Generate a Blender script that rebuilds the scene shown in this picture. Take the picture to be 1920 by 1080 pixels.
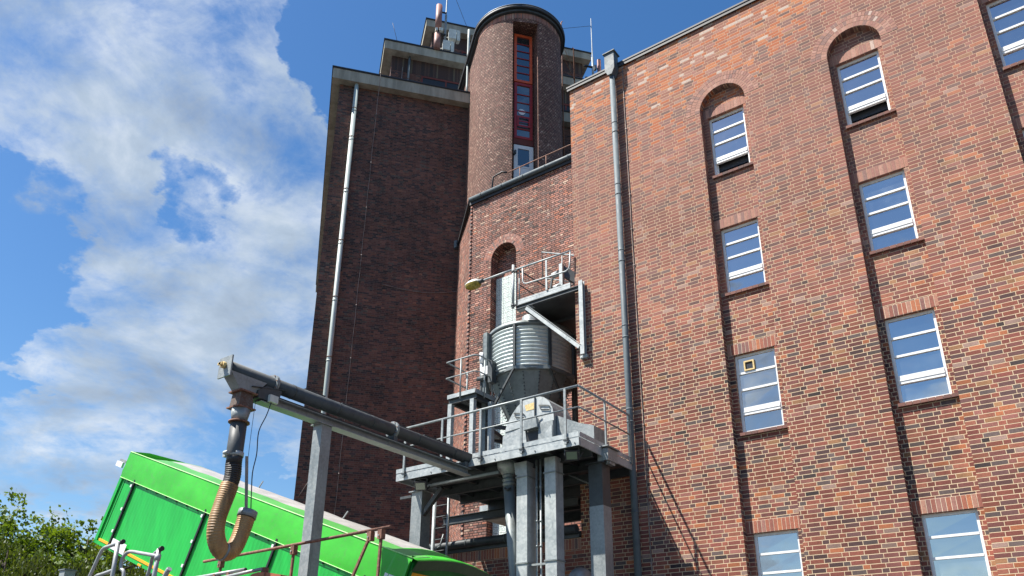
import bpy, math, random
from mathutils import Vector, Matrix, noise
R = math.radians
random.seed(7)
S = bpy.context.scene
for o in list(bpy.data.objects): bpy.data.objects.remove(o)
COL = S.collection

# ------------------------------------------------------------------ camera
cam_d = bpy.data.cameras.new("camera"); cam = bpy.data.objects.new("camera", cam_d); COL.objects.link(cam); S.camera = cam
cam_d.sensor_width = 36; cam_d.lens = 1490/1920*36; cam_d.shift_y = 180/1920; cam_d.clip_end = 3000; cam_d.clip_start = .1
_h, _p, _r = R(-35.9), R(22.0), R(.38)
_f = Vector((math.sin(_h), math.cos(_h), 0)); _rt = Vector((math.cos(_h), -math.sin(_h), 0)); _z = Vector((0, 0, 1))
_fw = math.cos(_p)*_f + math.sin(_p)*_z; _up = -math.sin(_p)*_f + math.cos(_p)*_z
_r2 = math.cos(_r)*_rt + math.sin(_r)*_up; _u2 = -math.sin(_r)*_rt + math.cos(_r)*_up
cam.matrix_world = Matrix(((_r2.x, _u2.x, -_fw.x, 0), (_r2.y, _u2.y, -_fw.y, 0), (_r2.z, _u2.z, -_fw.z, 1.6), (0, 0, 0, 1)))
S.render.resolution_x = 1024; S.render.resolution_y = 576

# ------------------------------------------------------------------ light
S.view_settings.view_transform = 'Standard'; S.view_settings.look = 'None'; S.view_settings.gamma = 1
S.view_settings.exposure = 1.05
SUN = Vector((.87, 1.0, -2.12)).normalized()          # direction in which the light travels
sd = bpy.data.lights.new("sun", 'SUN'); sd.energy = 5.0; sd.angle = R(.5); sd.color = (1, .95, .87)
so = bpy.data.objects.new("sun", sd); COL.objects.link(so); so.location = (-40, -40, 80); so.rotation_euler = SUN.to_track_quat('-Z', 'Y').to_euler()
W = bpy.data.worlds.new("World"); S.world = W; W.use_nodes = True
wt = W.node_tree; wn = wt.nodes; wl = wt.links
for n_ in list(wn): wn.remove(n_)
def wnode(t, **k):
    n_ = wn.new(t)
    for a, b in k.items(): setattr(n_, a, b)
    return n_
out = wnode('ShaderNodeOutputWorld'); bg = wnode('ShaderNodeBackground'); wl.new(bg.outputs[0], out.inputs[0])
sky = wnode('ShaderNodeTexSky', sky_type='NISHITA', sun_disc=False, sun_elevation=R(57.4), sun_rotation=R(221), altitude=0, air_density=1.15, dust_density=.6, ozone_density=2.2)
hs = wnode('ShaderNodeHueSaturation'); hs.inputs['Saturation'].default_value = 1.3; hs.inputs['Hue'].default_value = .503; hs.inputs['Value'].default_value = 1.12
wl.new(sky.outputs[0], hs.inputs['Color'])
tc = wnode('ShaderNodeTexCoord')
def wm(op, a, b=None, clamp=False):
    m = wnode('ShaderNodeMath', operation=op, use_clamp=clamp)
    for i, v in enumerate((a, b)):
        if v is None: continue
        if isinstance(v, (int, float)): m.inputs[i].default_value = v
        else: wl.new(v, m.inputs[i])
    return m.outputs[0]
sep = wnode('ShaderNodeSeparateXYZ'); wl.new(tc.outputs['Generated'], sep.inputs[0])
zz = wm('ADD', wm('MAXIMUM', sep.outputs[2], 0.0), .25)
cx = wm('DIVIDE', sep.outputs[0], zz); cy = wm('DIVIDE', sep.outputs[1], zz)
cmb = wnode('ShaderNodeCombineXYZ'); wl.new(cx, cmb.inputs[0]); wl.new(cy, cmb.inputs[1])
def wnoise(scale, det, rough, off=0., dist=0.):
    mp = wnode('ShaderNodeVectorMath', operation='ADD'); wl.new(cmb.outputs[0], mp.inputs[0]); mp.inputs[1].default_value = (off, off*.7, off*1.3)
    n_ = wnode('ShaderNodeTexNoise'); n_.inputs['Scale'].default_value = scale; n_.inputs['Detail'].default_value = det
    n_.inputs['Roughness'].default_value = rough; n_.inputs['Distortion'].default_value = dist
    wl.new(mp.outputs[0], n_.inputs['Vector']); return n_.outputs['Fac']
# soft cloud banks: (azimuth from north, elevation, radius in degrees, weight)
BANKS = [(-73.8, 39.0, 9, 0.2), (-67.9, 40.4, 10, 0.27), (-61.4, 42.2, 8, 0.24), (-52.9, 45.5, 4, 0.1), (-57.3, 43.8, 5, 0.14), (-68.6, 36.2, 7, 0.27), (-61.9, 37.4, 7, 0.2), (-56.8, 37.1, 5, 0.17), (-69.8, 31.5, 5, 0.24), (-66.1, 32.3, 4, 0.27), (-53.9, 35.2, 5, 0.24), (-56.4, 29.8, 6, 0.27), (-52.8, 30.3, 6, 0.24), (-65.2, 26.9, 5, 0.27), (-61.6, 26.6, 6, 0.27), (-66.0, 22.5, 5, 0.24), (-62.9, 20.3, 7, 0.27), (-57.7, 23.4, 8, 0.27), (-54.2, 20.1, 7, 0.24), (-65.8, 17.0, 5, 0.24), (-58.9, 15.2, 7, 0.2), (-63.1, 14.7, 6, 0.2), (-68.9, 14.5, 5, 0.24), (-68.1, 18.7, 5, 0.14), (-66.8, 14.2, 5, 0.17), (-54.1, 25.3, 6, 0.2), (-73.7, 31.2, 3, -0.1), (-72.6, 28.3, 5, -0.17), (-71.3, 24.4, 6, -0.17), (-70.8, 20.8, 4, -0.17), (-69.1, 16.5, 4, -0.1), (-64.1, 33.1, 3.5, -0.12), (-60.3, 31.7, 4, -0.17), (-57.5, 33.9, 3.5, -0.17), (-55.2, 32.5, 3, -0.1), (-61.6, 29.5, 3, -0.1), (-59.4, 29.2, 2.5, -0.1), (-52.9, 39.9, 4, -0.17), (-51.4, 42.1, 5, -0.27), (-49.0, 45.1, 8, -0.34), (-55.0, 41.2, 4, -0.14), (-39.2, 47.1, 14, -0.44), (-29.1, 45.7, 14, -0.44), (-67.9, 20.8, 3, -0.09), (-64.8, 12.1, 3.5, -0.2), (-19.1, 46.6, 14, -0.44), (-51.3, 14.3, 2.5, -0.2), (-49, 26, 7, .2), (-50, 18, 6, .2), (-50, 34, 5, .15), (140, 45, 50, -.14), (-130, 30, 40, .04), (-155, 17, 16, .30), (-165, 40, 16, -.25), (-148, 36, 9, .16)]  # unseen banks and gaps behind the camera shape fill and window reflections
wv = wnode('ShaderNodeTexNoise'); wv.inputs['Scale'].default_value = 5.5; wv.inputs['Detail'].default_value = 6; wv.inputs['Roughness'].default_value = .6; wl.new(cmb.outputs[0], wv.inputs['Vector'])
wd = wnode('ShaderNodeVectorMath', operation='MULTIPLY_ADD'); wl.new(wv.outputs['Color'], wd.inputs[0]); wd.inputs[1].default_value = (.26, .26, .26); wl.new(tc.outputs['Generated'], wd.inputs[2])
ws = wnode('ShaderNodeVectorMath', operation='SUBTRACT'); wl.new(wd.outputs[0], ws.inputs[0]); ws.inputs[1].default_value = (.13, .13, .13)
wnrm = wnode('ShaderNodeVectorMath', operation='NORMALIZE'); wl.new(ws.outputs[0], wnrm.inputs[0])
acc = None
for az, el, rad, wgt in BANKS:
    d = (math.sin(R(az))*math.cos(R(el)), math.cos(R(az))*math.cos(R(el)), math.sin(R(el)))
    vm = wnode('ShaderNodeVectorMath', operation='DOT_PRODUCT'); wl.new(wnrm.outputs[0], vm.inputs[0]); vm.inputs[1].default_value = d
    mr = wnode('ShaderNodeMapRange', interpolation_type='SMOOTHERSTEP'); wl.new(vm.outputs['Value'], mr.inputs[0])
    mr.inputs[1].default_value = math.cos(R(rad)); mr.inputs[2].default_value = 1.0; mr.inputs[3].default_value = 0; mr.inputs[4].default_value = wgt
    acc = mr.outputs[0] if acc is None else wm('ADD', acc, mr.outputs[0])
acc = wm('MINIMUM', wm('MAXIMUM', acc, -.45), .19)
n1 = wm('MULTIPLY', wm('SUBTRACT', wnoise(3.6, 11, .62, 3.1, .3), .5), 1.5); n2 = wm('MULTIPLY', wm('SUBTRACT', wnoise(12., 7, .65, 5., .5), .5), .55)
fac = wm('ADD', wm('ADD', wm('ADD', n1, n2), .36), wm('MULTIPLY', acc, 1.25))
cr = wnode('ShaderNodeMapRange', interpolation_type='SMOOTHSTEP'); wl.new(fac, cr.inputs[0])
cr.inputs[1].default_value = .33; cr.inputs[2].default_value = .86; cr.inputs[3].default_value = 0; cr.inputs[4].default_value = .95
# cloud body: brighter rims, greyer thick middles
shade = wnode('ShaderNodeValToRGB'); wl.new(wm('ADD', wm('ADD', wm('MULTIPLY', wnoise(3.4, 8, .58, 7.7, .3), 1.45), -.22), wm('MULTIPLY', fac, .22)), shade.inputs[0])
sr = shade.color_ramp; sr.elements[0].position = .48; sr.elements[0].color = (5.6, 6.1, 6.7, 1); sr.elements[1].position = .86; sr.elements[1].color = (2.4, 3.0, 3.85, 1)
e_ = sr.elements.new(.66); e_.color = (3.5, 4.25, 5.2, 1)
mixw = wnode('ShaderNodeMixRGB'); wl.new(cr.outputs[0], mixw.inputs[0]); wl.new(hs.outputs[0], mixw.inputs[1]); wl.new(shade.outputs[0], mixw.inputs[2])
wl.new(mixw.outputs[0], bg.inputs[0]); bg.inputs[1].default_value = .069

# ------------------------------------------------------------------ mesh builder
class MB:
    def __init__(s): s.v = []; s.f = []; s.uv = []; s.mi = []; s.rn = []; s.sm = []
    def face(s, pts, uv=None, mi=0, rn=None, smooth=False):
        b = len(s.v); s.v += [tuple(p) for p in pts]; s.f.append(tuple(range(b, b+len(pts)))); s.uv.append(uv); s.mi.append(mi)
        s.rn.append(random.random() if rn is None else rn); s.sm.append(smooth)
    def box(s, a, b, mi=0, rn=None):
        x0, y0, z0 = a; x1, y1, z1 = b
        c = Vector(((x0+x1)/2, (y0+y1)/2, (z0+z1)/2))
        s.obox(c, (1, 0, 0), (0, 1, 0), (0, 0, 1), abs(x1-x0)/2, abs(y1-y0)/2, abs(z1-z0)/2, mi, rn); return s
    def obox(s, c, ax, ay, az, hx, hy, hz, mi=0, rn=None):
        c = Vector(c); ax = Vector(ax)*hx; ay = Vector(ay)*hy; az = Vector(az)*hz; r = random.random() if rn is None else rn
        P = lambda i, j, k: c+ax*i+ay*j+az*k
        for q in (((-1,-1,-1),(-1,1,-1),(1,1,-1),(1,-1,-1)), ((-1,-1,1),(1,-1,1),(1,1,1),(-1,1,1)), ((-1,-1,-1),(1,-1,-1),(1,-1,1),(-1,-1,1)),
                  ((1,-1,-1),(1,1,-1),(1,1,1),(1,-1,1)), ((1,1,-1),(-1,1,-1),(-1,1,1),(1,1,1)), ((-1,1,-1),(-1,-1,-1),(-1,-1,1),(-1,1,1))):
            s.face([P(*t) for t in q], None, mi, r)
        return s
    def beam(s, p, q, w, h, up=(0, 0, 1), mi=0):              # rectangular bar between two points
        p = Vector(p); q = Vector(q); d = (q-p); L = d.length; d.normalize(); up = Vector(up)
        if abs(d.dot(up)) > .99: up = Vector((0, 1, 0))
        sd_ = d.cross(up).normalized(); u = sd_.cross(d).normalized()
        return s.obox((p+q)/2, d, sd_, u, L/2, w/2, h/2, mi)
    def ibeam(s, p, q, w, h, t=.012, up=(0, 0, 1), mi=0):
        p = Vector(p); q = Vector(q); d = (q-p).normalized(); up = Vector(up)
        if abs(d.dot(up)) > .99: up = Vector((0, 1, 0))
        sd_ = d.cross(up).normalized(); u = sd_.cross(d).normalized(); L = (q-p).length/2; c = (p+q)/2
        s.obox(c+u*(h/2-t/2), d, sd_, u, L, w/2, t/2, mi); s.obox(c-u*(h/2-t/2), d, sd_, u, L, w/2, t/2, mi); s.obox(c, d, sd_, u, L*.999, t/2, h/2-t, mi); return s
    def tube(s, pts, r, seg=12, mi=0, cap=True, closed=False):
        pts = [Vector(p) for p in pts]; rs = r if isinstance(r, (list, tuple)) else [r]*len(pts); n_ = len(pts)
        rings = []; up = None
        for i, p in enumerate(pts):
            a = pts[i-1] if (i > 0 or closed) else p; b = pts[(i+1) % n_] if (i < n_-1 or closed) else p
            d = (b-a).normalized()
            if up is None: up = Vector((0, 0, 1)) if abs(d.z) < .9 else Vector((1, 0, 0))
            x = d.cross(up)
            if x.length < 1e-4: x = d.cross(Vector((.3, .9, .1)))
            x.normalize(); y = x.cross(d).normalized(); up = y
            rings.append([p+(x*math.cos(2*math.pi*k/seg)+y*math.sin(2*math.pi*k/seg))*rs[i] for k in range(seg)])
        L = 0
        for i in range(n_ if closed else n_-1):
            A = rings[i]; B = rings[(i+1) % n_]; L2 = L+(pts[(i+1) % n_]-pts[i]).length
            for k in range(seg):
                m = (k+1) % seg; u0 = 2*math.pi*rs[i]*k/seg; u1 = 2*math.pi*rs[i]*(k+1)/seg
                s.face([A[m], A[k], B[k], B[m]], [(u1, L), (u0, L), (u0, L2), (u1, L2)], mi, .5, True)
            L = L2
        if cap and not closed: s.face(rings[0][::1], None, mi, .5); s.face(rings[-1][::-1], None, mi, .5)
        return s
    def prism(s, poly, d, mi=0, rn=None):                     # closed polygon extruded along d
        poly = [Vector(p) for p in poly]; d = Vector(d); n_ = len(poly)
        nn = Vector((0, 0, 0))
        for i in range(n_): nn += poly[i].cross(poly[(i+1) % n_])
        if nn.dot(d) > 0: poly = poly[::-1]
        s.face(poly, None, mi, rn); s.face([p+d for p in poly[::-1]], None, mi, rn)
        for i in range(n_):
            a, b = poly[i], poly[(i+1) % n_]; s.face([b, a, a+d, b+d], None, mi, rn)
        return s
    def build(s, name, mats, parent=None, weld=False):
        me = bpy.data.meshes.new(name); me.from_pydata(s.v, [], s.f)
        if not isinstance(mats, (list, tuple)): mats = [mats]
        for m in mats: me.materials.append(m)
        uvl = me.uv_layers.new(name='UVMap'); at = me.attributes.new('rnd', 'FLOAT', 'FACE')
        me.update()
        for i, p in enumerate(me.polygons):
            p.material_index = s.mi[i]; p.use_smooth = s.sm[i]; at.data[i].value = s.rn[i]
            if s.uv[i]:
                for k, li in enumerate(p.loop_indices): uvl.data[li].uv = s.uv[i][k]
            else:
                n_ = p.normal; t = Vector((-n_.y, n_.x, 0))
                if t.length < .1: t = Vector((1, 0, 0)); w_ = Vector((0, 1, 0))
                else: t.normalize(); w_ = n_.cross(t)
                for li in p.loop_indices:
                    q = me.vertices[me.loops[li].vertex_index].co; uvl.data[li].uv = (q.dot(t), q.dot(w_) if abs(n_.z) > .1 else q.z)
        if any(s.sm):
            import bmesh
            b = bmesh.new(); b.from_mesh(me); bmesh.ops.remove_doubles(b, verts=b.verts, dist=1e-5); b.to_mesh(me); b.free()
        o = bpy.data.objects.new(name, me); COL.objects.link(o)
        if parent: o.parent = parent
        return o
def tag(o, label=None, cat=None, group=None, kind=None):
    for k, v in (('label', label), ('category', cat), ('group', group), ('kind', kind)):
        if v: o[k] = v
    return o
def thing(name, label, cat, group=None, loc=(0, 0, 0), rz=0):
    o = bpy.data.objects.new(name, None); COL.objects.link(o); o.location = loc; o.rotation_euler = (0, 0, rz)
    o.empty_display_size = .2; return tag(o, label, cat, group)

# ------------------------------------------------------------------ materials
def newmat(name):
    m = bpy.data.materials.new(name); m.use_nodes = True; nt = m.node_tree; b = nt.nodes['Principled BSDF']; return m, nt, b
class NT:
    def __init__(s, nt): s.nt = nt; s.l = nt.links
    def n(s, t, **k):
        n_ = s.nt.nodes.new(t)
        for a, b in k.items(): setattr(n_, a, b)
        return n_
    def m(s, op, a, b=None, c=None, clamp=False):
        q = s.n('ShaderNodeMath', operation=op, use_clamp=clamp)
        for i, v in enumerate((a, b, c)):
            if v is None: continue
            if isinstance(v, (int, float)): q.inputs[i].default_value = v
            else: s.l.new(v, q.inputs[i])
        return q.outputs[0]
    def noise(s, vec, scale, det=4, rough=.55, out='Fac'):
        q = s.n('ShaderNodeTexNoise'); q.inputs['Scale'].default_value = scale; q.inputs['Detail'].default_value = det; q.inputs['Roughness'].default_value = rough
        if vec is not None: s.l.new(vec, q.inputs['Vector'])
        return q.outputs[out]
    def rng(s, v, a, b, c=0, d=1):
        q = s.n('ShaderNodeMapRange', interpolation_type='SMOOTHSTEP'); s.l.new(v, q.inputs[0])
        for i, x in enumerate((a, b, c, d)): q.inputs[i+1].default_value = x
        return q.outputs[0]
    def mix(s, f, a, b, mode='MIX'):
        q = s.n('ShaderNodeMixRGB', blend_type=mode)
        for i, v in enumerate((f, a, b)):
            if isinstance(v, (int, float)): q.inputs[i].default_value = v
            elif isinstance(v, tuple): q.inputs[i].default_value = (*v[:3], 1)
            else: s.l.new(v, q.inputs[i])
        return q.outputs[0]
    def ramp(s, v, cols, const=True):
        q = s.n('ShaderNodeValToRGB'); s.l.new(v, q.inputs[0]); r = q.color_ramp; r.interpolation = 'CONSTANT' if const else 'LINEAR'
        while len(r.elements) > 1: r.elements.remove(r.elements[-1])
        tot = sum(w for w, _ in cols) if const else 1; acc = 0
        for i, (w, c) in enumerate(cols):
            pos = acc/tot if const else w; e = r.elements[0] if i == 0 else r.elements.new(pos); e.position = pos; e.color = (*c, 1); acc += w
        return q.outputs[0]
    def bump(s, h, bsdf, dist=.01, strength=1.):
        q = s.n('ShaderNodeBump'); q.inputs['Distance'].default_value = dist; q.inputs['Strength'].default_value = strength; s.l.new(h, q.inputs['Height']); s.l.new(q.outputs[0], bsdf.inputs['Normal'])
def brick_mat(name, pal, mortar, edges, P, shift, joint=.0055, H=.0833, top=None, rough=.85, cloud=(.74, 1.2), mort_var=.25, depth=.006, smear=0.):
    m, nt, b = newmat(name); g = NT(nt)
    uv = g.n('ShaderNodeUVMap', uv_map='UVMap').outputs[0]; pos = g.n('ShaderNodeNewGeometry').outputs['Position']
    wob = g.noise(pos, 9, 2, .5, 'Color'); vm = g.n('ShaderNodeVectorMath', operation='MULTIPLY_ADD'); nt.links.new(wob, vm.inputs[0]); vm.inputs[1].default_value = (.006, .006, 0); nt.links.new(uv, vm.inputs[2])
    sp = g.n('ShaderNodeSeparateXYZ'); nt.links.new(vm.outputs[0], sp.inputs[0]); u, v = sp.outputs[0], sp.outputs[1]
    vr = g.m('DIVIDE', v, H); row = g.m('FLOOR', vr); fr = g.m('SUBTRACT', vr, row)
    dv = g.m('MULTIPLY', g.m('MINIMUM', fr, g.m('SUBTRACT', 1.0, fr)), H)
    par = g.m('MODULO', g.m('ADD', row, 1000.0), 2.0)
    wn1 = g.n('ShaderNodeTexWhiteNoise', noise_dimensions='1D'); nt.links.new(row, wn1.inputs['W'])
    jit = g.m('MULTIPLY', wn1.outputs['Value'], .03)
    uu = g.m('ADD', g.m('ADD', g.m('ADD', u, 100*P), g.m('MULTIPLY', par, shift)), jit)
    ud = g.m('DIVIDE', uu, P); cell = g.m('FLOOR', ud); mm = g.m('MULTIPLY', g.m('SUBTRACT', ud, cell), P)
    du = None; idx = g.m('MULTIPLY', cell, float(len(edges)))
    for e in edges+[P]:
        a = g.m('ABSOLUTE', g.m('SUBTRACT', mm, e)); du = a if du is None else g.m('MINIMUM', du, a)
        if 0 < e < P: idx = g.m('ADD', idx, g.m('GREATER_THAN', mm, e))
    dist = g.m('MINIMUM', du, dv)
    brick = g.rng(dist, joint*.75, joint*1.35)                      # 0 in the joint, 1 on the brick
    cb = g.n('ShaderNodeCombineXYZ'); nt.links.new(idx, cb.inputs[0]); nt.links.new(row, cb.inputs[1])
    wn2 = g.n('ShaderNodeTexWhiteNoise', noise_dimensions='3D'); nt.links.new(cb.outputs[0], wn2.inputs['Vector']); rv = wn2.outputs['Value']
    col = g.ramp(rv, pal)
    big = g.noise(pos, .45, 4, .6); fine = g.noise(pos, 38, 4, .7); mid = g.noise(pos, 3.0, 4, .65)
    sepc = g.n('ShaderNodeSeparateXYZ'); nt.links.new(wn2.outputs['Color'], sepc.inputs[0])
    var = g.m('MULTIPLY', g.m('MULTIPLY', g.rng(big, .3, .7, *cloud), g.rng(fine, .25, .75, .78, 1.2)), g.m('ADD', g.m('MULTIPLY', sepc.outputs[1], .45), .78))
    col = g.mix(1.0, col, var, 'MULTIPLY')
    stm = g.n('ShaderNodeMapping'); stm.inputs['Scale'].default_value = (1, 1, .09); nt.links.new(pos, stm.inputs[0]); stv = g.noise(stm.outputs[0], 3.2, 5, .7)
    col = g.mix(1.0, col, g.rng(stv, .28, .52, .74, 1.0), 'MULTIPLY')
    mcol = g.mix(g.rng(mid, .3, .7, 0, mort_var), mortar, tuple(c*.35 for c in mortar))
    if top:                                                         # weathered and rebuilt courses towards the parapet
        sz = g.n('ShaderNodeSeparateXYZ'); nt.links.new(pos, sz.inputs[0]); z = g.m('ADD', sz.outputs[2], g.m('MULTIPLY', g.m('SUBTRACT', big, .5), 5.0))
        fade = g.rng(z, 7.5, 14.0)                                  # joints washed out higher up
        mcol = g.mix(g.m('MULTIPLY', fade, .8), mcol, (.44, .27, .185)); pal2 = g.mix(.45, col, (.30, .160, .125)); col = g.mix(g.m('MULTIPLY', fade, .8), col, pal2)
        ox = g.m('ADD', g.m('MULTIPLY', sz.outputs[0], -.75), -2.6)   # the rebuilt patch lies towards the left corner
        o1 = g.rng(g.m('ADD', z, g.m('MULTIPLY', g.m('MAXIMUM', g.m('MINIMUM', ox, .7), -4.), 1.0)), 15.2, 17.2)
        oc = g.ramp(rv, [(2.4, (.38, .115, .05)), (1.4, (.44, .16, .07)), (2.2, (.27, .115, .08)), (.7, (.46, .36, .30)), (1.4, (.33, .16, .12)), (.6, (.13, .07, .06)), (1, (.38, .20, .15))])
        oc = g.mix(1.0, oc, g.rng(fine, .25, .75, .7, 1.2), 'MULTIPLY'); sel = g.m('LESS_THAN', sepc.outputs[0], g.m('MULTIPLY', o1, .85)); col = g.mix(sel, col, oc)
        wsp = g.m('MULTIPLY', g.rng(g.noise(pos, 1.6, 6, .75), .62, .72), .5); col = g.mix(g.m('MULTIPLY', wsp, fade), col, (.62, .5, .45))
        sp2 = g.rng(g.noise(pos, 2.3, 5, .8), .70, .73); col = g.mix(g.m('MULTIPLY', sp2, .75), col, (.05, .025, .02))
        fl = g.m('MULTIPLY', g.rng(g.noise(pos, 4.5, 5, .7), .7, .76), .6); col = g.mix(fl, col, (.5, .4, .36))
    if smear:
        lim = g.m('MULTIPLY', g.rng(g.noise(pos, 1.1, 5, .7), .60, .70), smear); mcol = g.mix(lim, mcol, (.30, .24, .16))
    fin = g.mix(brick, mcol, col); nt.links.new(fin, b.inputs['Base Color']); b.inputs['Roughness'].default_value = rough; b.inputs['Specular IOR Level'].default_value = .3
    tilt = g.m('MULTIPLY', rv, .35); hgt = g.m('ADD', g.m('MULTIPLY', brick, g.m('ADD', tilt, .7)), g.m('MULTIPLY', fine, .35)); g.bump(hgt, b, depth, .9)
    return m
PAL_R = [(2.8, (0.231, 0.074, 0.051)), (2.4, (0.199, 0.063, 0.048)), (1.8, (0.160, 0.060, 0.051)), (1.4, (0.267, 0.097, 0.063)), (1.2, (0.131, 0.063, 0.058)), (.9, (0.109, 0.078, 0.072)), (.5, (0.349, 0.118, 0.055)), (.9, (0.087, 0.048, 0.046)), (.35, (0.262, 0.168, 0.137)), (.15, (0.049, 0.035, 0.034)), (1.0, (0.242, 0.097, 0.078)), (.4, (0.291, 0.147, 0.074))]
PAL_M = [(2, (.30, .135, .10)), (2, (.35, .165, .125)), (1.4, (.25, .12, .095)), (1, (.40, .21, .16)), (.8, (.20, .13, .11)), (.8, (.42, .16, .10)), (.5, (.50, .34, .25)), (.35, (.08, .05, .045)), (.8, (.30, .18, .15))]
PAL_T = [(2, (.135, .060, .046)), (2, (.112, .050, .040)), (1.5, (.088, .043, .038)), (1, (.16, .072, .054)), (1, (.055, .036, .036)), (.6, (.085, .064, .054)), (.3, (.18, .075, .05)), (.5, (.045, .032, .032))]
PAL_C = [(2, (.25, .135, .105)), (2, (.21, .11, .085)), (1, (.31, .18, .14)), (1, (.17, .09, .075)), (.4, (.40, .26, .2)), (.6, (.24, .105, .085))]
M = {}
M['brick_right'] = brick_mat('red brick with cream joints', PAL_R, (.64, .49, .32), [0, .25, .5], .625, .3125, top=True)
M['brick_mid'] = brick_mat('brown brick with dark raked joints', PAL_M, (.035, .022, .018), [0, .25], .375, .1875, joint=.011, depth=.012)
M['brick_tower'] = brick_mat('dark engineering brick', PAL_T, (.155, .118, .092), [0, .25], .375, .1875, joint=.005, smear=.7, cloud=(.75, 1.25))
M['brick_header'] = brick_mat('brown header bond brick', PAL_C, (.04, .025, .02), [0], .125, .0625, joint=.011, depth=.012, cloud=(.9, 1.1))
M['brick_low'] = brick_mat('dark red brick with grey joints', PAL_R, (.42, .33, .24), [0, .25, .5], .625, .3125)
def one_brick(name, pal, k=1.):
    m, nt, b = newmat(name); g = NT(nt); a = g.n('ShaderNodeAttribute', attribute_name='rnd'); pos = g.n('ShaderNodeNewGeometry').outputs['Position']
    f = g.noise(pos, 40, 4, .7); c = g.mix(1., g.ramp(a.outputs['Fac'], pal), g.rng(f, .2, .8, .75*k, 1.25*k), 'MULTIPLY'); nt.links.new(c, b.inputs['Base Color']); b.inputs['Roughness'].default_value = .85; g.bump(f, b, .003); return m
M['one_red'] = one_brick('single red bricks', [(2, (.30, .10, .06)), (1.5, (.24, .085, .06)), (1, (.38, .13, .06)), (1, (.20, .09, .075)), (1, (.34, .17, .12)), (.5, (.16, .10, .09)), (1, (.28, .13, .10))])
M['one_sill'] = one_brick('weathered sill bricks', [(2, (.17, .075, .058)), (1.5, (.14, .068, .056)), (1, (.20, .09, .068)), (.6, (.11, .065, .055))])
M['one_pink'] = one_brick('single washed bricks', [(2, (.33, .16, .115)), (1.5, (.28, .13, .10)), (1, (.38, .20, .15)), (.12, (.46, .34, .28)), (.7, (.22, .12, .10))])
M['one_mid'] = one_brick('single brown bricks', PAL_M)
M['one_darker'] = one_brick('darker single bricks', [(2, (.055, .032, .028)), (1, (.075, .045, .036)), (1, (.04, .028, .026)), (.4, (.11, .085, .06))])  # darker palette for the upper soldier courses
M['one_dark'] = one_brick('single dark bricks', PAL_T)
def plain(name, col, rough=.6, metal=0., nscale=6, nv=(.85, 1.15), bump=0., spec=.5, det=5, streak=False):
    m, nt, b = newmat(name); g = NT(nt); pos = g.n('ShaderNodeNewGeometry').outputs['Position']
    v = pos
    if streak:
        mp = g.n('ShaderNodeMapping'); mp.inputs['Scale'].default_value = (1, 1, .15); nt.links.new(pos, mp.inputs[0]); v = mp.outputs[0]
    f = g.noise(v, nscale, det, .65); c = g.mix(1., col, g.rng(f, .3, .7, *nv), 'MULTIPLY'); nt.links.new(c, b.inputs['Base Color'])
    b.inputs['Roughness'].default_value = rough; b.inputs['Metallic'].default_value = metal; b.inputs['Specular IOR Level'].default_value = spec
    if bump: g.bump(f, b, bump)
    return m
def galv(name, c0, c1, rough=.42, scale=28, metal=.75):
    m, nt, b = newmat(name); g = NT(nt); pos = g.n('ShaderNodeNewGeometry').outputs['Position']
    vo = g.n('ShaderNodeTexVoronoi'); vo.inputs['Scale'].default_value = scale; nt.links.new(pos, vo.inputs['Vector']); sp = g.n('ShaderNodeSeparateXYZ'); nt.links.new(vo.outputs['Color'], sp.inputs[0])
    n2 = g.noise(pos, 2.2, 5, .6); f = g.m('ADD', g.m('MULTIPLY', sp.outputs[0], .45), g.m('MULTIPLY', g.rng(n2, .3, .7), .55)); c = g.mix(f, c0, c1)
    c = g.mix(g.m('MULTIPLY', g.rng(g.noise(pos, 1.1, 6, .75), .58, .75), .45), c, (.10, .095, .08))
    stm = g.n('ShaderNodeMapping'); stm.inputs['Scale'].default_value = (1, 1, .12); nt.links.new(pos, stm.inputs[0])
    c = g.mix(g.m('MULTIPLY', g.rng(g.noise(stm.outputs[0], 7, 5, .7), .52, .72), .45), c, tuple(q*.55 for q in c0))
    c = g.mix(g.m('MULTIPLY', g.rng(g.noise(pos, 9, 6, .8), .66, .74), .55), c, (.16, .09, .05))
    nt.links.new(c, b.inputs['Base Color']); b.inputs['Metallic'].default_value = metal; nt.links.new(g.rng(f, 0, 1, rough-.08, rough+.12), b.inputs['Roughness']); g.bump(f, b, .0015); return m
M['galv'] = galv('galvanised steel', (.18, .205, .21), (.32, .345, .345), .5, 28, .25)
M['galv_light'] = galv('bright galvanised sheet', (.27, .30, .305), (.46, .485, .48), .52, 20, .25)
M['shell'] = galv('corrugated shell steel', (.50, .55, .54), (.64, .69, .67), .45, 10, .3)
M['galv_dark'] = galv('dull zinc sheet', (.12, .145, .15), (.21, .235, .235), .5, 14, .3)
M['zinc_pipe'] = galv('zinc downpipe', (.07, .092, .105), (.12, .148, .162), .65, 8, .05)
M['steel_dark'] = galv('dark weathered steel', (.035, .042, .046), (.08, .09, .094), .55, 10, .2)
M['tube_dark'] = galv('dark grey conveyor steel', (.042, .048, .052), (.085, .093, .097), .62, 9, .1)
M['concrete'] = plain('weathered concrete', (.34, .32, .26), .9, 0, 2.5, (.7, 1.15), .004, streak=True)
M['concrete_soffit'] = plain('concrete underside', (.30, .27, .21), .9, 0, 2, (.75, 1.15), .003)
M['white_frame'] = plain('white window frame', (.74, .75, .74), .4, 0, 8, (.9, 1.05))
M['white_pipe'] = plain('pale downpipe', (.40, .46, .44), .5, 0, 2.2, (.75, 1.1), streak=True)
M['bitumen'] = plain('black roof edge', (.03, .032, .036), .6, 0, 6)
M['zinc_cap'] = plain('grey zinc capping', (.26, .29, .31), .45, .5, 3)
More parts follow.
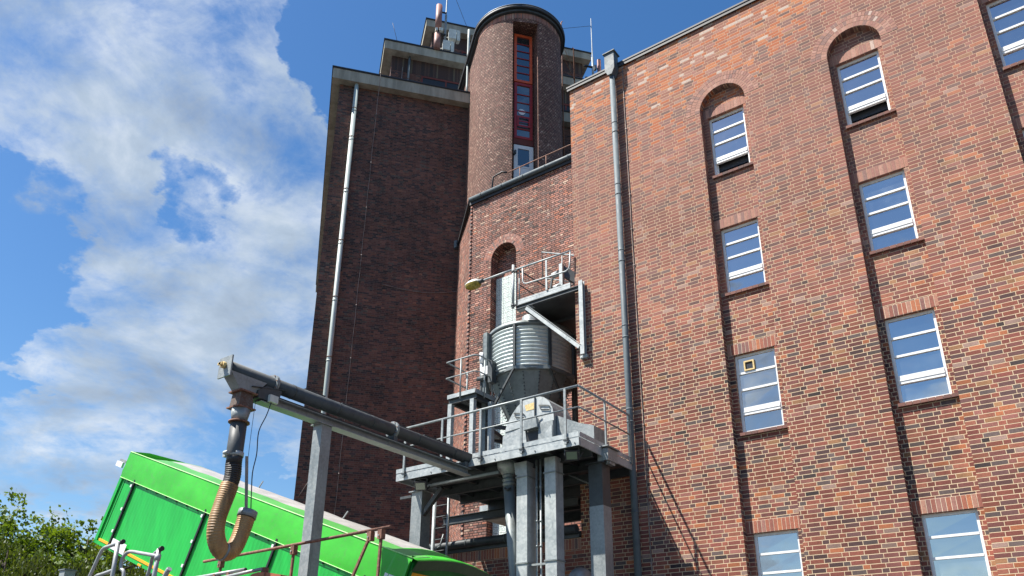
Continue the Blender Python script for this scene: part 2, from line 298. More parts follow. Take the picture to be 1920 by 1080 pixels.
M['red_frame'] = plain('dark red window frame', (.34, .022, .020), .45, 0, 8)
M['orange_frame'] = plain('orange red window frame', (.70, .105, .030), .45, 0, 8)
M['red_brown'] = plain('red brown rust paint', (.14, .03, .02), .7, 0, 5)
M['brown_panel'] = plain('brown antenna shroud', (.24, .115, .095), .6, 0, 5)
M['device'] = plain('light grey radio unit', (.55, .57, .52), .5, 0, 5)
M['black'] = plain('black rubber and dark gaps', (.018, .018, .02), .5, 0, 10)  # also stands in for shade in openings and notches
M['mortar'] = plain('cream mortar', (.68, .56, .41), .95, 0, 20)
M['mortar_pink'] = plain('washed mortar', (.42, .28, .20), .95, 0, 12)
M['mortar_dark'] = plain('dark joint', (.04, .025, .02), .95, 0, 20)
M['alu'] = plain('aluminium pipe', (.36, .37, .37), .5, .3, 12, (.8, 1.1))
M['asphalt'] = plain('asphalt', (.055, .055, .055), .9, 0, 3, (.7, 1.3), .004)
M['cable'] = plain('cable', (.03, .035, .05), .5, 0, 5)
M['wall_cable'] = plain('weathered conductor', (.22, .17, .15), .6, 0, 4, (.6, 1.3))
M['bark'] = plain('bark', (.07, .055, .04), .9, 0, 9, (.6, 1.3), .01)
M['orange_hood'] = plain('rust orange sheet', (.36, .10, .045), .6, 0, 4, (.7, 1.2))
M['yellow'] = plain('amber reflective tape', (.85, .42, .01), .4, 0, 12, (.9, 1.05))
M['white'] = plain('white enamel', (.78, .78, .78), .4, 0, 9, (.93, 1.03))
M['red_print'] = plain('red print', (.55, .03, .03), .5, 0, 9)
M['navy_print'] = plain('navy print', (.02, .03, .10), .5, 0, 9)
M['label_tan'] = plain('faded yellow label', (.62, .46, .20), .6, 0, 30, (.7, 1.2))
M['lamp_bowl'] = plain('yellowed lamp bowl', (.30, .22, .03), .25, 0, 18, (.6, 1.3))
M['lamp_white'] = plain('pale lamp housing', (.62, .61, .55), .4, 0, 6)
def rust_mat(name, a=(.13, .055, .035), b_=(.27, .13, .085), c_=(.09, .045, .035)):
    m, nt, b = newmat(name); g = NT(nt); pos = g.n('ShaderNodeNewGeometry').outputs['Position']
    f = g.noise(pos, 14, 6, .7); c = g.mix(g.rng(f, .35, .65), a, b_); c = g.mix(g.rng(g.noise(pos, 45, 4, .7), .5, .7), c, c_); nt.links.new(c, b.inputs['Base Color']); b.inputs['Roughness'].default_value = .75; g.bump(f, b, .003); return m
M['rust'] = rust_mat('rusty tube'); M['rust_patch'] = rust_mat('rusty sheet', (.10, .085, .072), (.095, .042, .026), (.16, .15, .135))
def glass_mat(name, base, ior, rough=.03):
    m, nt, b = newmat(name); g = NT(nt); b.inputs['Base Color'].default_value = (*base, 1); b.inputs['Roughness'].default_value = rough; b.inputs['IOR'].default_value = ior
    oi = g.n('ShaderNodeObjectInfo').outputs['Random']; pos = g.n('ShaderNodeNewGeometry').outputs['Position']
    bl = g.m('MULTIPLY', g.rng(oi, .62, .70), g.rng(g.noise(pos, .9, 3, .6), .35, .6)); nt.links.new(g.mix(g.m('MULTIPLY', bl, .8), base, (.13, .15, .15)), b.inputs['Base Color'])
    dirt = g.noise(pos, 7, 5, .7); nt.links.new(g.rng(dirt, .4, .8, rough, rough+.10), b.inputs['Roughness'])
    g.bump(g.noise(pos, 1.3, 2, .5), b, .02, .5); return m
M['glass'] = glass_mat('coated window glass', (.012, .016, .022), 5.2)
M['glass_dark'] = glass_mat('dark window glass', (.02, .03, .035), 2.4)
def glassblock():
    m, nt, b = newmat('glass blocks'); g = NT(nt); uv = g.n('ShaderNodeUVMap', uv_map='UVMap').outputs[0]; sp = g.n('ShaderNodeSeparateXYZ'); nt.links.new(uv, sp.inputs[0])
    def cell(x): q = g.m('DIVIDE', x, .2); return g.m('ABSOLUTE', g.m('SUBTRACT', g.m('SUBTRACT', q, g.m('FLOOR', q)), .5))
    a, c = cell(sp.outputs[0]), cell(sp.outputs[1]); e = g.m('MAXIMUM', a, c); rr = g.m('SQRT', g.m('ADD', g.m('MULTIPLY', a, a), g.m('MULTIPLY', c, c)))
    j = g.rng(e, .455, .475); ring = g.m('SUBTRACT', g.rng(rr, .20, .24), g.rng(rr, .28, .32)); pos = g.n('ShaderNodeNewGeometry').outputs['Position']; nz = g.noise(pos, 6, 4, .6)
    col = g.mix(ring, g.mix(g.rng(nz, .3, .7), (.62, .70, .66), (.82, .87, .82)), (.30, .36, .30)); col = g.mix(j, col, (.16, .18, .15)); nt.links.new(col, b.inputs['Base Color'])
    b.inputs['Roughness'].default_value = .18; g.bump(g.m('ADD', g.m('MULTIPLY', ring, -.6), g.m('MULTIPLY', j, -1.)), b, .01); return m
M['glassblock'] = glassblock()
def corr_mat(name, c, period, dist, rough=.4, metal=0., axis=0, dirt=.25):
    m, nt, b = newmat(name); g = NT(nt); uv = g.n('ShaderNodeUVMap', uv_map='UVMap').outputs[0]; sp = g.n('ShaderNodeSeparateXYZ'); nt.links.new(uv, sp.inputs[0])
    s_ = g.m('SINE', g.m('MULTIPLY', sp.outputs[axis], 2*math.pi/period)); h = g.m('MULTIPLY', g.m('ADD', s_, 1.), .5)
    pos = g.n('ShaderNodeNewGeometry').outputs['Position']; mp = g.n('ShaderNodeMapping'); mp.inputs['Scale'].default_value = (1, 1, .2); nt.links.new(pos, mp.inputs[0])
    f = g.noise(mp.outputs[0], 4, 5, .65); cc = g.mix(1., c, g.rng(f, .3, .7, 1-dirt, 1+dirt*.4), 'MULTIPLY'); nt.links.new(cc, b.inputs['Base Color']); b.inputs['Roughness'].default_value = rough; b.inputs['Metallic'].default_value = metal; g.bump(g.m('POWER', h, 3.0), b, dist); return m
M['green_body'] = corr_mat('green trailer panels', (.010, .43, .050), .10, .0014, .42, 0, 0, .2)
M['hose'] = corr_mat('amber ribbed suction hose', (.38, .215, .082), .035, .004, .5, 0, 1, .6)
M['hose_black'] = corr_mat('blackened ribbed hose', (.05, .042, .034), .035, .012, .5, 0, 1, .8)
def tarp_mat(name, c, k=.15, tr=0.):
    m, nt, b = newmat(name); g = NT(nt); pos = g.n('ShaderNodeNewGeometry').outputs['Position']; f = g.noise(pos, 1.6, 4, .6); d = g.noise(pos, 12, 5, .6)
    cc = g.mix(1., c, g.rng(f, .3, .7, 1-k, 1+k*.5), 'MULTIPLY'); cc = g.mix(g.m('MULTIPLY', g.rng(d, .5, .75), .25), cc, (.16, .18, .12)); nt.links.new(cc, b.inputs['Base Color']); b.inputs['Roughness'].default_value = .42; g.bump(f, b, .02, .4); return m
M['tarp'] = tarp_mat('green tarpaulin', (.055, .50, .035)); M['tarp_pale'] = tarp_mat('faded green tarpaulin', (.09, .36, .07)); M['tarp_white'] = tarp_mat('pale grey tarpaulin', (.42, .40, .375), .2); M['tarp_shade'] = tarp_mat('tarpaulin painted in shade', (.05, .09, .04))
M['green_dark'] = plain('green tailgate', (.008, .20, .028), .45, 0, 5)
M['piping'] = plain('pale green piping', (.38, .75, .25), .5, 0, 8)
def leaf_mat(name, c0, c1):
    m, nt, b = newmat(name); g = NT(nt); a = g.n('ShaderNodeAttribute', attribute_name='rnd'); c = g.mix(a.outputs['Fac'], c0, c1); nt.links.new(c, b.inputs['Base Color']); b.inputs['Roughness'].default_value = .55
    t = g.n('ShaderNodeBsdfTranslucent'); nt.links.new(g.mix(1., c, (1.5, 1.4, .6), 'MULTIPLY'), t.inputs[0]); mx = g.n('ShaderNodeMixShader'); mx.inputs[0].default_value = .35
    o_ = nt.nodes['Material Output']; nt.links.new(b.outputs[0], mx.inputs[1]); nt.links.new(t.outputs[0], mx.inputs[2]); nt.links.new(mx.outputs[0], o_.inputs[0]); return m
M['leaf_bright'] = leaf_mat('bright maple leaves', (.055, .105, .010), (.15, .23, .02))
M['leaf_mid'] = leaf_mat('green leaves', (.04, .085, .012), (.11, .18, .02))
M['leaf_fine'] = leaf_mat('fine birch leaves', (.035, .062, .012), (.085, .115, .022))

# ------------------------------------------------------------------ ground
g_ = MB(); g_.face([(-1500, -1500, 0), (1500, -1500, 0), (1500, 1500, 0), (-1500, 1500, 0)]); tag(g_.build('ground', M['asphalt']), kind='structure')

# ------------------------------------------------------------------ right building
WY = 15.0; WD = .168; ZT = 17.46; XL = -8.95; XR = 11.0; DEPTH = 14.
bld = thing('brick_warehouse', 'sunlit red brick warehouse with cream joints and tall arched window recesses', 'building')
COLS = [-5.33, -2.35, .55, 3.50, 6.45]; CW = 1.10; SPR = 14.84; RAD = .55; WB = .8
WINS = [(3.02, 4.705), (6.74, 8.475), (9.94, 11.60), (13.02, 14.72)]
w = MB()
def vq(m, x0, x1, z0, z1, y, mi=0): m.face([(x0, y, z0), (x1, y, z0), (x1, y, z1), (x0, y, z1)], None, mi)
xs = XL
for L in COLS:
    vq(w, xs, L, 0, ZT, WY); vq(w, L, L+CW, 0, WB, WY)
    cx_ = L+RAD; N = 16
    for i in range(N):
        a0, a1 = math.pi-math.pi*i/N, math.pi-math.pi*(i+1)/N
        p0 = (cx_+RAD*math.cos(a0), SPR+RAD*math.sin(a0)); p1 = (cx_+RAD*math.cos(a1), SPR+RAD*math.sin(a1))
        w.face([(p0[0], WY, p0[1]), (p1[0], WY, p1[1]), (p1[0], WY, ZT), (p0[0], WY, ZT)])
        w.face([(p1[0], WY, p1[1]), (p0[0], WY, p0[1]), (p0[0], WY+WD, p0[1]), (p1[0], WY+WD, p1[1])], [(.0, i*.06), (.0, i*.06+.06), (WD, i*.06+.06), (WD, i*.06)])
        w.face([(p0[0], WY+WD, SPR), (p1[0], WY+WD, SPR), (p1[0], WY+WD, p1[1]), (p0[0], WY+WD, p0[1])] if 0 < i < N-1 else ([(p0[0], WY+WD, SPR), (p1[0], WY+WD, SPR), (p1[0], WY+WD, p1[1])] if i == 0 else [(p0[0], WY+WD, SPR), (p1[0], WY+WD, SPR), (p0[0], WY+WD, p0[1])]))
    w.face([(L, WY, WB), (L, WY+WD, WB), (L, WY+WD, SPR), (L, WY, SPR)]); w.face([(L+CW, WY+WD, WB), (L+CW, WY, WB), (L+CW, WY, SPR), (L+CW, WY+WD, SPR)])
    w.face([(L, WY, WB), (L+CW, WY, WB), (L+CW, WY+WD, WB), (L, WY+WD, WB)])
    x0, x1 = L+.12, L+.99; yb = WY+WD; zc = WB
    vq(w, L, x0, WB, SPR, yb); vq(w, x1, L+CW, WB, SPR, yb)
    for z0, z1 in WINS:
        vq(w, x0, x1, zc, z0, yb); zc = z1; D2 = yb+.16
        w.face([(x0, yb, z0), (x0, D2, z0), (x0, D2, z1), (x0, yb, z1)]); w.face([(x1, D2, z0), (x1, yb, z0), (x1, yb, z1), (x1, D2, z1)])
        w.face([(x0, yb, z1), (x0, D2, z1), (x1, D2, z1), (x1, yb, z1)]); w.face([(x0, D2, z0), (x0, yb, z0), (x1, yb, z0), (x1, D2, z0)])
    vq(w, x0, x1, zc, SPR, yb); xs = L+CW
vq(w, xs, XR, 0, ZT, WY)
w.face([(XL, WY+DEPTH, 0), (XL, WY, 0), (XL, WY, ZT), (XL, WY+DEPTH, ZT)]); w.face([(XR, WY, 0), (XR, WY+DEPTH, 0), (XR, WY+DEPTH, ZT), (XR, WY, ZT)])
w.face([(XR, WY+DEPTH, 0), (XL, WY+DEPTH, 0), (XL, WY+DEPTH, ZT), (XR, WY+DEPTH, ZT)])
wall = w.build('wall', M['brick_right'], bld)
r_ = MB(); r_.box((XL+.02, WY+.02, ZT-.3), (XR-.02, WY+DEPTH-.02, ZT-.12)); r_.build('roof', M['bitumen'], bld)
c_ = MB(); c_.box((XL-.07, WY-.07, ZT+.002), (XR+.05, WY+.35, ZT+.05), 0); c_.box((XL-.06, WY+.35, ZT+.002), (XL+.3, WY+DEPTH, ZT+.05)); c_.box((XL-.055, WY-.055, ZT-.09), (XR+.04, WY-.03, ZT+.002))
c_.build('coping', M['bitumen'], bld)
def soldier(m, x0, x1, z0, z1, y, proud=.004, pitch=.0785, nrm=-1):
    n_ = round((x1-x0)/pitch); p = (x1-x0)/n_
    m.box((x0, y-proud*.4, z0), (x1, y+.03, z1), 0)
    for i in range(n_): m.box((x0+i*p+.005, y-proud-random.random()*.003, z0+.004), (x0+(i+1)*p-.005, y+.02, z1-.006), 1)
def arch_ring(m, cx, cz, y, radii, proud=.004, ax=None, a0=0, a1=math.pi):
    for k, (ra, rb) in enumerate(radii):
        n_ = int((a1-a0)*(ra+rb)/2/.073)
        for i in range(n_*1):
            t0 = a0+(a1-a0)*i/n_; t1 = a0+(a1-a0)*(i+1)/n_; g0 = .004/ra; P = lambda r, t: (cx+r*math.cos(t), y-proud-.001*k, cz+r*math.sin(t))
            m.prism([P(ra+.004, t0+g0), P(rb-.004, t0+g0), P(rb-.004, t1-g0), P(ra+.004, t1-g0)], (0, proud+.02, 0), 1)
        N = 24
        for i in range(N):
            t0 = a0+(a1-a0)*i/N; t1 = a0+(a1-a0)*(i+1)/N; P = lambda r, t: (cx+r*math.cos(t), y-proud*.4, cz+r*math.sin(t)); m.face([P(ra, t1), P(rb, t1), P(rb, t0), P(ra, t0)], None, 0)
def make_window(x0, x1, z0, z1, y, parent, glass, tilt=False):
    f = MB(); t = .05; H = z1-z0; ins = y
    f.box((x0, ins, z0), (x0+t, ins+.06, z1)); f.box((x1-t, ins, z0), (x1, ins+.06, z1)); f.box((x0+t, ins, z1-t), (x1-t, ins+.06, z1)); f.box((x0+t, ins-.012, z0), (x1-t, ins+.05, z0+.06))
    zb = [z0+H*.765, z0+H*.552]
    for q in zb: f.box((x0+t, ins-.008, q-.022), (x1-t, ins+.04, q+.022))
    zt = z0+H*.232; zu = z0+H*.325
    f.box((x0+t, ins-.018, zt), (x1-t, ins+.05, zu)); f.box((x0+t, ins-.028, zt+.055), (x1-t, ins-.018, zt+.075))
    o = f.build('window', M['white_frame'], parent)
    yg = ins+.025
    for i, (a, b) in enumerate(((z0+.06, zt), (zu, zb[1]-.022), (zb[1]+.022, zb[0]-.022), (zb[0]+.022, z1-t))):
        p = MB()
        if tilt and i == 0:
            p.face([(x0+t, yg, a), (x1-t, yg, a), (x1-t, yg+.16, b-.02), (x0+t, yg+.16, b-.02)]); p.box((x0+t, ins+.06, a), (x0+t+.03, ins+.1, b), 1)
        else:
            e = random.uniform(-.004, .004); p.face([(x0+t, yg+e, a), (x1-t, yg-e, a), (x1-t, yg-e*.5, b), (x0+t, yg, b)])
        p.build('pane', [glass, M['white_frame']], o)
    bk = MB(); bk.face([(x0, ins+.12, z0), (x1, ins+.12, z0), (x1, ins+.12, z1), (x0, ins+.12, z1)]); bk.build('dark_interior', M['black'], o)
    return o
for ci, L in enumerate(COLS):
    for wi, (z0, z1) in enumerate(WINS):
        top = wi == 3
        o = make_window(L+.12, L+.99, z0, z1, WY+WD+.085, bld, M['glass'], tilt=(top and ci < 2))
        s_ = MB(); soldier(s_, L+.002, L+CW-.002, z1+.004, z1+.245, WY+WD); s_.build('lintel', [M['mortar'] if wi < 2 else M['mortar_pink'], M['one_red'] if wi < 2 else M['one_pink']], bld)
        s_ = MB(); n_ = 8; x0, x1 = L+.10, L+CW-.002; p = (x1-x0)/n_
        s_.box((x0, WY+WD-.05, z0-.058), (x1, WY+WD+.10, z0-.004), 0)
        for i in range(n_): s_.box((x0+i*p+.005, WY+WD-.062, z0-.062), (x0+(i+1)*p-.005, WY+WD+.09, z0+.001), 1)
        s_.build('window_sill', [M['mortar'], M['one_sill']], bld)
    s_ = MB(); arch_ring(s_, L+RAD, SPR, WY, [(.552, .672), (.672, .792), (.792, .90)]); s_.build('arch_surround', [M['mortar_pink'], M['one_pink']], bld)
v_ = MB(); X0, Z0 = -4.93, 8.10; Yv = WY+WD+.055
v_.box((X0-.10, Yv, Z0), (X0+.12, Yv+.05, Z0+.03)); v_.box((X0-.10, Yv, Z0+.19), (X0+.12, Yv+.05, Z0+.22)); v_.box((X0-.10, Yv, Z0+.03), (X0-.07, Yv+.05, Z0+.19)); v_.box((X0+.09, Yv, Z0+.03), (X0+.12, Yv+.05, Z0+.19))
for i in range(6): v_.box((X0-.07, Yv+.02, Z0+.04+i*.025), (X0+.09, Yv+.04, Z0+.05+i*.025), 1)
tag(v_.build('window_vent', [M['label_tan'], M['black']], bld))
def downpipe(parent, x, y, z0, z1, r, mat, joints, name='downpipe', clamp=None):
    m = MB(); m.tube([(x, y, z0), (x, y, z1)], r, 14)
    for z in joints: m.tube([(x, y, z), (x, y, z+.04)], r+.006, 14)
    o = m.build(name, mat, parent)
    for z in joints: c = MB(); c.tube([(x, y, z+.3), (x, y, z+.33)], r+.006, 12); c.box((x-.015, y, z+.3), (x+.015, y+.12, z+.33)); c.build('pipe_clamp', clamp or mat, o)
    return o
dp = downpipe(bld, -7.55, 14.86, .1, 17.2, .076, M['zinc_pipe'], [1.5, 3.4, 5.35, 7.35, 9.4, 11.4, 13.3, 15.2])
h_ = MB(); h_.box((-7.69, 14.73, 17.22), (-7.41, 14.97, 17.76)); h_.prism([(-7.69, 14.73, 17.218), (-7.41, 14.73, 17.218), (-7.49, 14.73, 17.04), (-7.61, 14.73, 17.04)], (0, .24, 0)); h_.box((-7.725, 14.695, 17.762), (-7.375, 15.02, 17.79)); h_.build('rain_head', M['zinc_pipe'], dp)
c_ = MB(); pts = [(-7.30+.004*math.sin(i*1.7), 14.985, 17.3-i*.5) for i in range(33)]; c_.tube(pts, .011, 6)
for i in range(0, 33, 2): c_.box((pts[i][0]-.02, 14.97, pts[i][2]-.015), (pts[i][0]+.02, 15.0, pts[i][2]+.015))
c_.build('lightning_conductor', M['wall_cable'], bld)
# ------------------------------------------------------------------ brown annex in the corner (raked dark joints)
MY = 20.4; MXL = -16.75; MZ = 20.0
ann = thing('brick_annex', 'brown brick annex with dark joints, an arched niche of glass blocks and a zinc gutter', 'building')
NL, NR, NZB, NSP = -15.76, -14.62, 6.2, 16.95; NRD = (NR-NL)/2; ND = .42
w = MB(); vq(w, MXL, NL, 0, MZ, MY); vq(w, NR, XL, 0, MZ, MY); vq(w, NL, NR, 0, NZB, MY)
ncx = (NL+NR)/2
for i in range(16):
    a0, a1 = math.pi-math.pi*i/16, math.pi-math.pi*(i+1)/16
    p0 = (ncx+NRD*math.cos(a0), NSP+NRD*math.sin(a0)); p1 = (ncx+NRD*math.cos(a1), NSP+NRD*math.sin(a1))
    w.face([(p0[0], MY, p0[1]), (p1[0], MY, p1[1]), (p1[0], MY, MZ), (p0[0], MY, MZ)])
    w.face([(p1[0], MY, p1[1]), (p0[0], MY, p0[1]), (p0[0], MY+ND, p0[1]), (p1[0], MY+ND, p1[1])])
w.face([(NL, MY, NZB), (NL, MY+ND, NZB), (NL, MY+ND, NSP), (NL, MY, NSP)]); w.face([(NR, MY+ND, NZB), (NR, MY, NZB), (NR, MY, NSP), (NR, MY+ND, NSP)])
w.face([(NL, MY, NZB), (NR, MY, NZB), (NR, MY+ND, NZB), (NL, MY+ND, NZB)])
vq(w, NL, NR, 16.5, NSP+NRD+.05, MY+ND)
CHX, CHY = -19.78, 23.2
w.face([(CHX, CHY, 0), (MXL, MY, 0), (MXL, MY, MZ-.02), (CHX, CHY, MZ+.45)])
w.build('wall', M['brick_mid'], ann)
q = MB()                                                   # toothed corner: black blocks between the courses stand for shaded notches
for i in range(int(MZ/.1666)):
    q.box((MXL-.05, MY-.035, i*.1666+.004), (MXL+.03, MY+.06, i*.1666+.079), 0)
    q.box((MXL-.075, MY-.01, i*.1666+.088), (MXL-.01, MY+.05, i*.1666+.160), 1)
q.build('toothed_corner', [M['one_mid'], M['black']], ann)
s_ = MB(); arch_ring(s_, ncx, NSP, MY, [(NRD+.002, NRD+.12), (NRD+.12, NRD+.24), (NRD+.24, NRD+.36)]); s_.build('arch_surround', [M['mortar_dark'], M['one_mid']], ann)
s_ = MB(); arch_ring(s_, -11.25, 15.95, MY, [(NRD+.002, NRD+.12), (NRD+.12, NRD+.24), (NRD+.24, NRD+.36)]); s_.build('arch_surround', [M['mortar_dark'], M['one_mid']], ann)
s_ = MB(); soldier(s_, NL+.01, NR-.01, 16.305, 16.55, MY+ND-.05, pitch=.075); s_.build('lintel', [M['mortar_dark'], M['one_mid']], ann)
gbm = MB(); gbm.box((NL+.01, MY+ND-.10, NZB), (NR-.01, MY+ND-.02, 16.30)); gbm.build('glass_block_window', M['glassblock'], ann)
gz = MZ+.02
rf = MB(); rf.prism([(MXL, MY, MZ-.03), (XL, MY, MZ-.03), (XL, MY+1.7, MZ+.72), (MXL-.6, MY+1.7, MZ+.72)], (0, 0, .06)); rf.prism([(MXL-.6, MY+1.7, MZ+.74), (XL, MY+1.7, MZ+.74), (XL, MY+12, MZ+.74), (-17, MY+12, MZ+.74)], (0, 0, .06)); rf.prism([(MXL, MY, MZ-.1), (MXL-.6, MY+1.7, MZ+.6), (CHX, CHY, MZ+.5), (CHX, CHY, MZ+.45)], (0, 0, .05)); rf.build('roof', M['bitumen'], ann)
gm = MB(); gm.tube([(MXL-.05, MY-.10, gz), (XL-.05, MY-.10, gz)], .095, 12)
for i in range(8): x = MXL+.5+i; gm.tube([(x, MY-.10, gz), (x+.05, MY-.10, gz)], .105, 12)
gm.beam((MXL-.08, MY-.04, gz-.16), (XL-.05, MY-.04, gz-.16), .05, .12, mi=1); gm.beam((MXL, MY-.08, gz+.11), (XL, MY-.08, gz+.11), .04, .02)
gm.build('gutter', [M['zinc_pipe'], M['black']], ann)
gm = MB(); gm.beam((MXL-.08, MY-.05, gz-.04), (CHX+.1, CHY-.1, gz+.42), .14, .10); gm.beam((MXL-.06, MY-.09, gz+.03), (CHX+.1, CHY-.14, gz+.5), .05, .03, mi=1); gm.box((CHX, CHY-.3, gz+.2), (CHX+.14, CHY-.16, gz+.55), 1); gm.build('verge_flashing', [M['bitumen'], M['zinc_pipe']], ann)
# guard rail along the annex roof
rl = thing('roof_guard_rail', 'thin brown guard rail along the annex roof edge above the zinc gutter', 'railing')
ry = MY+.12; m = MB(); m.tube([(-15.15, ry, gz+.72), (XL, ry, gz+.72)], .022, 8); m.build('handrail', M['rust'], rl)
m = MB(); m.tube([(-15.6, ry, gz+.22), (XL, ry, gz+.22)], .016, 6); m.build('lower_rail', M['rust'], rl)
for x in (-14.55, -13.35, -12.1, -10.9, -9.7): m = MB(); m.tube([(x, ry, gz), (x, ry, gz+.72)], .018, 6); m.build('post', M['rust'], rl)
m = MB(); m.tube([(-15.15, ry, gz+.72), (-15.35, ry-.05, gz+.82), (-15.75, ry-.1, gz+.72), (-15.8, ry-.1, gz+.25), (-15.65, ry, gz+.12)], .035, 8); m.build('end_hoop', M['black'], rl)
m = MB(); c_pts = [(-17.2+.02*math.sin(i), 20.85+.0, 19.5-i*.7) for i in range(1)]

# ------------------------------------------------------------------ low extension under the platform
low = thing('low_extension', 'single storey brick extension with a black gutter below the steel platform', 'building')
w = MB(); vq(w, -20, XL-.003, 0, 5.02, WY+.004); w.face([(-20, MY, 0), (-20, WY, 0), (-20, WY, 5.02), (-20, MY, 5.02)]); w.build('wall', M['brick_low'], low)
m = MB(); m.box((-20.1, WY-.02, 5.06), (XL-.01, MY-.01, 5.16)); m.build('roof', M['bitumen'], low)
m = MB(); m.tube([(-20, WY-.09, 5.20), (XL-.06, WY-.09, 5.20)], .10, 12); m.box((-20, WY-.03, 5.022), (XL-.05, WY+.0, 5.12))
for i in range(9): m.tube([(-19+i*1.15, WY-.09, 5.2), (-18.96+i*1.15, WY-.09, 5.2)], .112, 12)
m.build('gutter', M['steel_dark'], low)
m = MB(); soldier(m, -13.4, XL-.02, 4.775, 5.015, WY+.004, .006); m.build('soldier_course', [M['mortar'], M['one_red']], low)
m = MB(); arch_ring(m, -8.95+.6, 3.3, WY, [(.62, .74), (.74, .86)]); m.build('arch_surround', [M['mortar'], M['one_red']], low)

# ------------------------------------------------------------------ dark tower, in its own frame: x along the front, y back, z up
TR = math.atan2(.7738, .6334)
tw = thing('brick_tower', 'dark brick silo tower in shade with stepped concrete cornices and a pale downpipe', 'building', None, (-23.47, 18.69, 0), TR)
w = MB(); TD = 20.5; TZ = 28.35
def walls(m, x0, x1, y0, y1, z0, z1):
    m.face([(x0, y0, z0), (x1, y0, z0), (x1, y0, z1), (x0, y0, z1)]); m.face([(x1, y0, z0), (x1, y1, z0), (x1, y1, z1), (x1, y0, z1)])
    m.face([(x1, y1, z0), (x0, y1, z0), (x0, y1, z1), (x1, y1, z1)]); m.face([(x0, y1, z0), (x0, y0, z0), (x0, y0, z1), (x0, y1, z1)])
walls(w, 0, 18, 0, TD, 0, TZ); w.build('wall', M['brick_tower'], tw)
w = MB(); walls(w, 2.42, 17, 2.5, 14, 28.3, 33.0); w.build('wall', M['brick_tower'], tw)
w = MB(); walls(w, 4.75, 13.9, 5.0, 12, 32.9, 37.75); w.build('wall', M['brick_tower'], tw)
def cornice(x0, x1, y0, y1, zt, h, over, name='cornice'):
    m = MB(); m.box((x0-over, y0-over, zt-h), (x1+over, y1+over, zt)); o = m.build(name, M['concrete'], tw)
    m = MB(); t = .05; m.box((x0-over-t, y0-over-t, zt+.002), (x1+over+t, y1+over+t, zt+.055)); m.box((x0-over-.03, y0-over-.03, zt-.03), (x1+over+.03, y0-over-.003, zt+.002)); m.box((x0-over-.03, y0-over, zt-.03), (x0-over-.003, y1+over, zt+.002)); m.build('roof_edge', M['bitumen'], o)
    return o
cornice(0, 18, 0, TD, 28.78, .60, .36); cornice(2.42, 17, 2.5, 14, 33.42, .54, .45); cornice(4.75, 13.9, 5.0, 12, 38.08, .5, .42)
for (x0, x1, y, z0, z1) in ((2.42, 17, 2.5, 31.95, 32.86), (4.75, 13.9, 5.0, 36.7, 37.55)):
    m = MB(); soldier(m, x0+.02, x1-.02, z0, z1, y, .006, .09); m.build('soldier_course', [M['mortar_dark'], M['one_darker']], tw)
def strip_window(x0, x1, y, z0, z1):
    m = MB(); m.box((x0, y-.02, z0), (x1, y-.003, z1), 1); m.box((x0, y-.05, z1-.10), (x1, y-.022, z1)); m.box((x0, y-.05, z0), (x1, y-.022, z0+.14)); n_ = max(1, int((x1-x0)/1.2))
    for i in range(n_+1): x = x0+(x1-x0-.08)*i/n_; m.box((x, y-.045, z0+.14), (x+.08, y-.022, z1-.1))
    o = m.build('window', [M['red_brown'], M['black']], tw); s_ = MB(); s_.box((x0-.05, y-.12, z0-.14), (x1+.05, y-.003, z0-.05)); s_.build('window_sill', M['zinc_cap'], o)
strip_window(4.0, 6.6, 2.5, 31.2, 31.9); strip_window(6.5, 8, 5.0, 35.9, 36.6); strip_window(11.9, 12.6, 5.0, 36.2, 36.9); strip_window(10.6, 13.2, 2.5, 31.2, 31.9); strip_window(10.9, 12.6, 0, 25.2, 26.0)
def tpipe(x, y, z0, z1, r, mat, js, name='downpipe'):
    m = MB(); m.tube([(x, y, z0), (x, y, z1)], r, 12)
    for z in js: m.tube([(x, y, z), (x, y, z+.06)], r+.01, 12)
    o = m.build(name, mat, tw); 
    for z in js: m = MB(); m.tube([(x, y, z+.18), (x, y, z+.21)], r+.015, 10); m.build('pipe_clamp', M['rust'], o)
    return o
tpipe(.76, -.16, 0, 28.2, .10, M['white_pipe'], [3, 6, 9, 11.5, 14.2, 16.9, 19.6, 22.2, 25.0, 26.6])
tpipe(3.32, 2.35, 28.7, 32.95, .06, M['zinc_pipe'], [29.5, 31.2])
tpipe(3.0, 2.45, 28.7, 32.2, .025, M['wall_cable'], [30.], 'conduit')
m = MB(); pts = [(1.78-.03*i*.33+.01*math.sin(i*2.1), -.03 if i > 3 else -.4, 28.9-i*.8) for i in range(36)]; m.tube(pts, .013, 6)
for i in range(0, 36, 3): m.tube([(pts[i][0], pts[i][1], pts[i][2]-.03), (pts[i][0], pts[i][1], pts[i][2]+.03)], .03, 6)
m.build('lightning_conductor', M['wall_cable'], tw)
m = MB(); m.tube([(.15, -.04, 8.7), (.4, -.04, 9.2), (.7, -.04, 9.75)], .012, 6); m.tube([(2.0+i*.5, -.03, 11.3+.02*i+.02*math.sin(i)) for i in range(7)], .01, 5); m.tube([(2.6+i*.35, -.03, 18.05-.25*math.sin(i/10*3.1)+.02*i) for i in range(11)], .012, 5); m.build('loose_cable', M['wall_cable'], tw)
m = MB(); m.tube([(5.95-.0*i, -.10, 33-.6*i) for i in range(8)], .06, 8); m.build('conduit', M['white_pipe'], tw)

